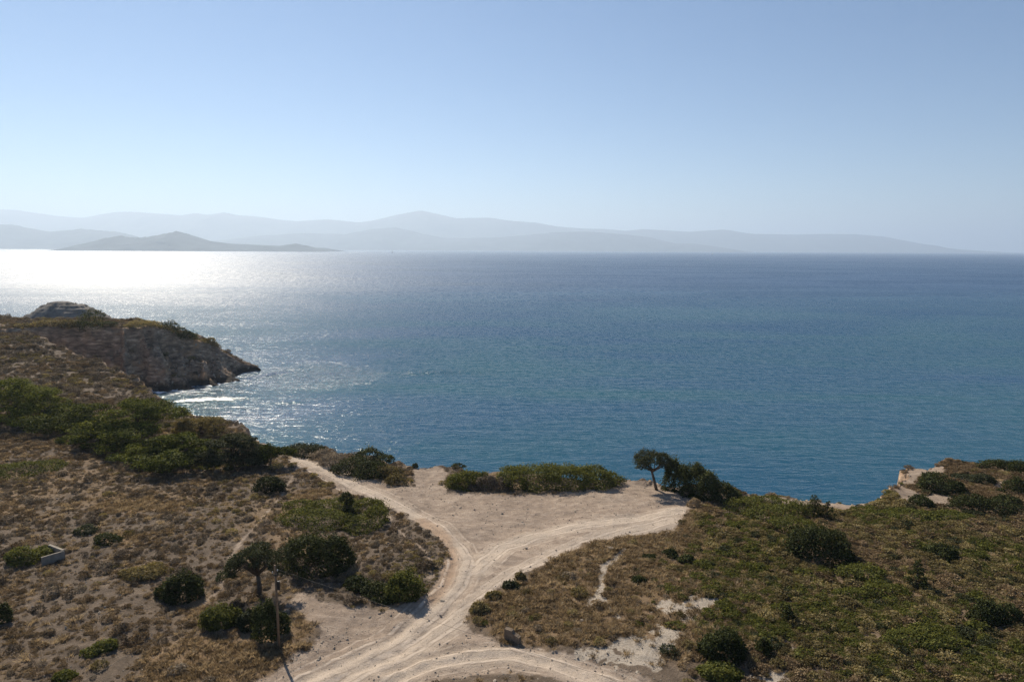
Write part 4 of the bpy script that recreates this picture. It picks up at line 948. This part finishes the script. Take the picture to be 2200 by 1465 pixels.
rng = np.random.default_rng(77)
def candidates(n, x0, x1, y0, y1):
    x = rng.uniform(x0, x1, n); y = rng.uniform(y0, y1, n); k = np.abs(x) < y * .80 + 26; x, y = x[k], y[k]
    z = gzs(x, y); k = z > 1.5; x, y, z = x[k], y[k], z[k]
    px, py, dz = project(np.stack([x, y, z], 1)); k = (px > -800) & (px < 3000) & (py < 2000); return x[k], y[k], z[k], px[k], py[k], dz[k]
big = np.concatenate(BIG)     # keep small scrub out of the large bushes
OX, OY, OC = -110.0, 40.0, .5
occ = np.zeros((520, 460), bool)
iu = ((big[:, 0] - OX) / OC).astype(int); iv = ((big[:, 1] - OY) / OC).astype(int); k = (iu >= 0) & (iu < 460) & (iv >= 0) & (iv < 520); occ[iv[k], iu[k]] = True
def free(x, y):
    a = np.clip(((x - OX) / OC).astype(int), 0, 459); b = np.clip(((y - OY) / OC).astype(int), 0, 519); return ~occ[b, a]

def gn_scatter(name, protos_coll, pts, scl, rot, label, cat, pick=None):
    me = bpy.data.meshes.new(name); me.vertices.add(len(pts)); me.vertices.foreach_set('co', np.asarray(pts, np.float32).ravel())
    a = me.attributes.new('scl', 'FLOAT_VECTOR', 'POINT'); a.data.foreach_set('vector', np.asarray(scl, np.float32).ravel())
    a = me.attributes.new('rot', 'FLOAT_VECTOR', 'POINT'); a.data.foreach_set('vector', np.asarray(rot, np.float32).ravel())
    a = me.attributes.new('pick', 'INT', 'POINT'); a.data.foreach_set('value', (rng.integers(0, 1000, len(pts)) if pick is None else pick).astype(np.int32))
    o = obj(name, me); tag(o, label, cat, kind='stuff')
    ng = bpy.data.node_groups.new(name, 'GeometryNodeTree')
    ng.interface.new_socket('Geometry', in_out='INPUT', socket_type='NodeSocketGeometry'); ng.interface.new_socket('Geometry', in_out='OUTPUT', socket_type='NodeSocketGeometry')
    n = ng.nodes; l = ng.links; gi = n.new('NodeGroupInput'); go = n.new('NodeGroupOutput')
    ip = n.new('GeometryNodeInstanceOnPoints'); ci = n.new('GeometryNodeCollectionInfo'); ci.inputs['Collection'].default_value = protos_coll
    ci.inputs['Separate Children'].default_value = True; ci.inputs['Reset Children'].default_value = True
    def att(nm, t):
        q = n.new('GeometryNodeInputNamedAttribute'); q.data_type = t; q.inputs['Name'].default_value = nm; return q.outputs['Attribute']
    l.new(gi.outputs[0], ip.inputs['Points']); l.new(ci.outputs[0], ip.inputs['Instance']); ip.inputs['Pick Instance'].default_value = True
    l.new(att('pick', 'INT'), ip.inputs['Instance Index']); l.new(att('rot', 'FLOAT_VECTOR'), ip.inputs['Rotation']); l.new(att('scl', 'FLOAT_VECTOR'), ip.inputs['Scale'])
    l.new(ip.outputs[0], go.inputs[0])
    md = o.modifiers.new('scatter', 'NODES'); md.node_group = ng
    return o
def field(kind, meshes, pick, tints, marks, x, y, z, size, flat, limit, noun, cat, group, stuff_name, stuff_label):
    """the largest-looking ones as objects of their own, the rest as one scatter of the same kinds"""
    px, py, dz = project(np.stack([x, y, z], 1))
    view = size / dz * ((px > 5) & (px < 2195) & (py > 600) & (py < 1458))
    order = np.argsort(-view); ind = order[:limit]; rest = order[limit:]
    coll = bpy.data.collections.new(kind + '_kinds'); sc.collection.children.link(coll)
    rz_ = rng.uniform(0, 6.28, len(x)); sx_ = size * rng.uniform(.85, 1.2, len(x)); sz_ = size * flat * rng.uniform(.8, 1.25, len(x))
    for c, i in enumerate(ind):
        ki = c if c < len(meshes) else int(pick[i])
        o = bpy.data.objects.new(kind, meshes[ki]); (coll if c < len(meshes) else sc.collection).objects.link(o)
        o.location = (x[i], y[i], z[i] - .03 * size[i]); o.rotation_euler = (0, 0, rz_[i]); o.scale = (sx_[i], size[i], sz_[i])
        mk = min(marks, key=lambda q: (q[0] - px[i]) ** 2 + (1.6 * (q[1] - py[i])) ** 2)[2]
        big_ = size[i] * FPX / dz[i]
        tag(o, '%s %s %s %s' % ('very wide' if big_ > 38 else 'wide' if big_ > 30 else 'medium sized' if big_ > 25 else 'small', tints[ki], noun, mk), cat, group)
    if len(rest):
        gn_scatter(stuff_name, coll, np.stack([x[rest], y[rest], z[rest] - .03 * size[rest]], 1), np.stack([sx_[rest], size[rest], sz_[rest]], 1), np.stack([0 * rz_[rest], 0 * rz_[rest], rz_[rest]], 1), stuff_label, cat, pick[rest])

# grey cushion scrub: left of the track, and on the headland
x, y, z, px, py, dz = candidates(210000, -170, 60, 38, 150)
r = region(x, y)
dens = .35 + .5 * ss(-.25, .35, fbm(x * .13, y * .13, 3, 401)) + .25 * fbm(x * .5, y * .5, 2, 402)
left = ss(1010, 960, px)
mid_ = r['grassy'] * .10
d_ = dens * left + mid_
d_ *= (1 - r['open']) * (1 - .85 * r['gold']) * ss(1.0, .5, slopes(x, y)) * free(x, y)
k = rng.random(len(x)) < d_ * .72
x, y, z = x[k], y[k], z[k]
size = np.clip(np.exp(rng.normal(-1.05, .55, len(x))), .10, 1.7) * (1 + .35 * ss(80, 120, y))
x2, y2, z2, px2, py2, dz2 = candidates(36000, -190, -60, 145, 262)
k = rng.random(len(x2)) < (.30 + .5 * ss(-.2, .4, fbm(x2 * .1, y2 * .1, 3, 403))) * ss(1.25, .55, slopes(x2, y2))
k |= (rng.random(len(x2)) < .5) & (fbm(x2 * .09, y2 * .09, 3, 404) > .22) & (slopes(x2, y2) < 1.3) & (z2 > 7)
x2, y2, z2 = x2[k], y2[k], z2[k]; s2_ = np.clip(np.exp(rng.normal(-.1, .45, len(x2))), .35, 2.4)
marks_l = [(110, 1195, 'near the low concrete corner wall'), (240, 1160, 'by the golden grass patch'), (60, 1040, 'below the pines at the left edge'), (300, 1040, 'in front of the pine grove'), (480, 1040, 'between the grove and the footpath'),
           (60, 1320, 'beside the bush cut by the left edge'), (60, 1440, 'in the bottom left corner'), (220, 1420, 'beside the thin cable at lower left'), (390, 1270, 'round the lone dark bush'), (300, 1240, 'beside the olive green patch'),
           (420, 1150, 'left of the narrow footpath'), (540, 1240, 'under the spreading tree'), (860, 1180, 'beside the path inside the track bend'), (760, 1260, 'between the largest dark bush and the bend'), (820, 1210, 'on the brown ground inside the bend'),
           (600, 1090, 'beside the broad olive green mat'), (380, 1370, 'in the dry grass left of the pole'), (100, 760, 'on the slope below the headland scarp'), (250, 700, 'on top of the headland'), (400, 760, 'on the cliff face of the headland'), (1200, 1300, 'in dry grass below the clearing'), (1400, 1240, 'right of the sand path')]
marks_r = [(1640, 1110, 'beside the upper bright green mat'), (1760, 1180, 'round the big dark bush on the slope'), (1860, 1270, 'beside the green mat below the big dark bush'), (1960, 1240, 'near the open branched conifer'), (2020, 1190, 'beside the dark bush high on the slope'),
           (2130, 1330, 'near the pair of dark lobes at the right'), (2000, 1390, 'beside the lowest green mat'), (1690, 1330, 'beside the small low conifer'), (1640, 1390, 'near the low conifer by the sand'), (1550, 1420, 'beside the dark spiky bush'), (1480, 1320, 'at the edge of the pale sand'),
           (1700, 1440, 'near the bottom edge on the sandy patches'), (1900, 1440, 'at the bottom edge of the right slope'), (2120, 1440, 'in the bottom right corner'), (2100, 1180, 'near the right edge high on the slope'), (1960, 1110, 'along the long green mat'), (2100, 1060, 'on the promontory'), (1800, 1090, 'at the brink of the small bay'), (1560, 1170, 'right of the golden grass'), (1300, 1260, 'in the dry grass by the sand path')]
ax, ay = np.concatenate([x, x2]), np.concatenate([y, y2])
pn = fbm(ax * .07, ay * .07, 3, 410) + .35 * rng.normal(size=len(ax))
pick = np.where(pn > .42, 6 + rng.integers(0, 2, len(ax)), np.where(pn < -.30, 8 + rng.integers(0, 2, len(ax)), rng.integers(0, 6, len(ax))))
field('cushion_shrub', cush, pick, ['grey brown'] * 6 + ['olive brown'] * 2 + ['tan'] * 2, marks_l, np.concatenate([x, x2]), np.concatenate([y, y2]), np.concatenate([z, z2]), np.concatenate([size, s2_]), .85, 300,
      'cushion shrub', 'shrub', 'grey cushion shrubs', 'low_scrub', 'countless small grey brown cushion shrubs on the dry ground')
# olive scrub on the right slope
x, y, z, px, py, dz = candidates(110000, -5, 135, 38, 118)
r = region(x, y)
d_ = ss(1440, 1640, px + 60 * fbm(x * .1, y * .1, 3, 405)) * (.75 + .35 * fbm(x * .2, y * .2, 3, 406)) * (1 - r['open']) * ss(1.1, .5, slopes(x, y)) * free(x, y) + .06 * r['grassy'] * (1 - r['open']) * free(x, y)
k = rng.random(len(x)) < d_ * .75
x, y, z = x[k], y[k], z[k]
pn = fbm(x * .06, y * .06, 3, 411) + .22 * rng.normal(size=len(x))
pick = np.where(pn > .40, 5, np.where(pn < -.04, 8 + rng.integers(0, 2, len(x)), np.where(rng.random(len(x)) < .12, 6 + rng.integers(0, 2, len(x)), rng.integers(0, 5, len(x)))))
field('slope_shrub', oliv, pick, ['olive brown'] * 5 + ['bright green'] + ['grey green'] * 2 + ['tan'] * 2, marks_r, x, y, z, np.clip(np.exp(rng.normal(-.28, .38, len(x))), .3, 1.9), .75, 300, 'low shrub', 'shrub', 'olive shrubs of the right slope', 'slope_scrub', 'dense olive brown scrub covering the slope right of the clearing')
# dry grass
x, y, z, px, py, dz = candidates(330000, -120, 125, 38, 125)
r = region(x, y)
d_ = (.05 + .85 * r['grassy'] + .8 * r['gold'] + .13 * ss(1500, 1700, px) + .05 * ss(900, 700, px)) * (1 - r['open']) * ss(1.0, .5, slopes(x, y)) * free(x, y) + .05 * r['sand']
d_ *= .55 + .6 * ss(-.4, .4, fbm(x * .4, y * .4, 3, 407))
k = rng.random(len(x)) < d_ * .55
x, y, z = x[k], y[k], z[k]
coll = bpy.data.collections.new('grass_kinds')
for t in tuft: coll.objects.link(bpy.data.objects.new('grass_tuft', t))
gn_scatter('dry_grass', coll, np.stack([x, y, z], 1), rng.uniform(.4, 1.05, (len(x), 1)) * np.array([[1.1, 1.1, .85]]), np.stack([rng.normal(size=len(x)) * .1, rng.normal(size=len(x)) * .1, rng.uniform(0, 6.28, len(x))], 1), 'dry golden brown grass covering the slopes', 'grass')
# stones
x, y, z, px, py, dz = candidates(200000, -70, 80, 44, 105)
r = region(x, y)
edge = np.exp(-(r['road_sd'] / .8) ** 2)
d_ = .06 + .30 * edge + .16 * r['dirt'] * (1 - .8 * r['track']) + .45 * r['sand'] + .35 * r['dirt'] * ss(60, 52, y) * (1 - r['track']) + .12 * ss(900, 300, px)
k = (rng.random(len(x)) < d_ * .5) & free(x, y); x, y, z = x[k], y[k], z[k]
coll = bpy.data.collections.new('stone_kinds')
for t in peb: coll.objects.link(bpy.data.objects.new('stone', t))
sz_ = np.clip(np.exp(rng.normal(-2.25, .5, len(x))), .05, .4)
gn_scatter('gravel', coll, np.stack([x, y, z], 1), np.stack([sz_] * 3, 1), rng.uniform(0, 6.28, (len(x), 3)), 'loose pale stones and gravel', 'gravel')

x, y, z, px, py, dz = candidates(90000, -130, 110, 80, 262)
k = (slopes(x, y) > .75) & (z > .2) & (rng.random(len(x)) < .5) & (free(x, y) | (y > 140)); x, y, z = x[k], y[k], z[k]
sz_ = np.clip(np.exp(rng.normal(-1.0, .55, len(x))), .15, 1.3)
gn_scatter('cliff_rubble', coll, np.stack([x, y, z - .1 * sz_], 1), np.stack([sz_ * 1.3, sz_, sz_], 1), rng.uniform(0, 6.28, (len(x), 3)), 'broken rock on the cliff faces', 'rubble')
# ------------------------------------------------------------------ air
m, n, l = newmat('sea_haze')
pv = n.new('ShaderNodeVolumePrincipled'); pv.inputs['Color'].default_value = (.69, .815, .96, 1); pv.inputs['Density'].default_value = 0.75e-4; pv.inputs['Anisotropy'].default_value = .35
o = n.new('ShaderNodeOutputMaterial'); l.new(pv.outputs[0], o.inputs['Volume'])
V, f = boxv((0, 17500, 740), (124000, 85000, 1500))
hz = obj('haze', pymesh('haze', V, f, m)); tag(hz, 'pale sea haze over the far water and mountains', 'haze', kind='stuff')
print('TRIS', sum(len(me.polygons) * 2 for me in bpy.data.meshes))
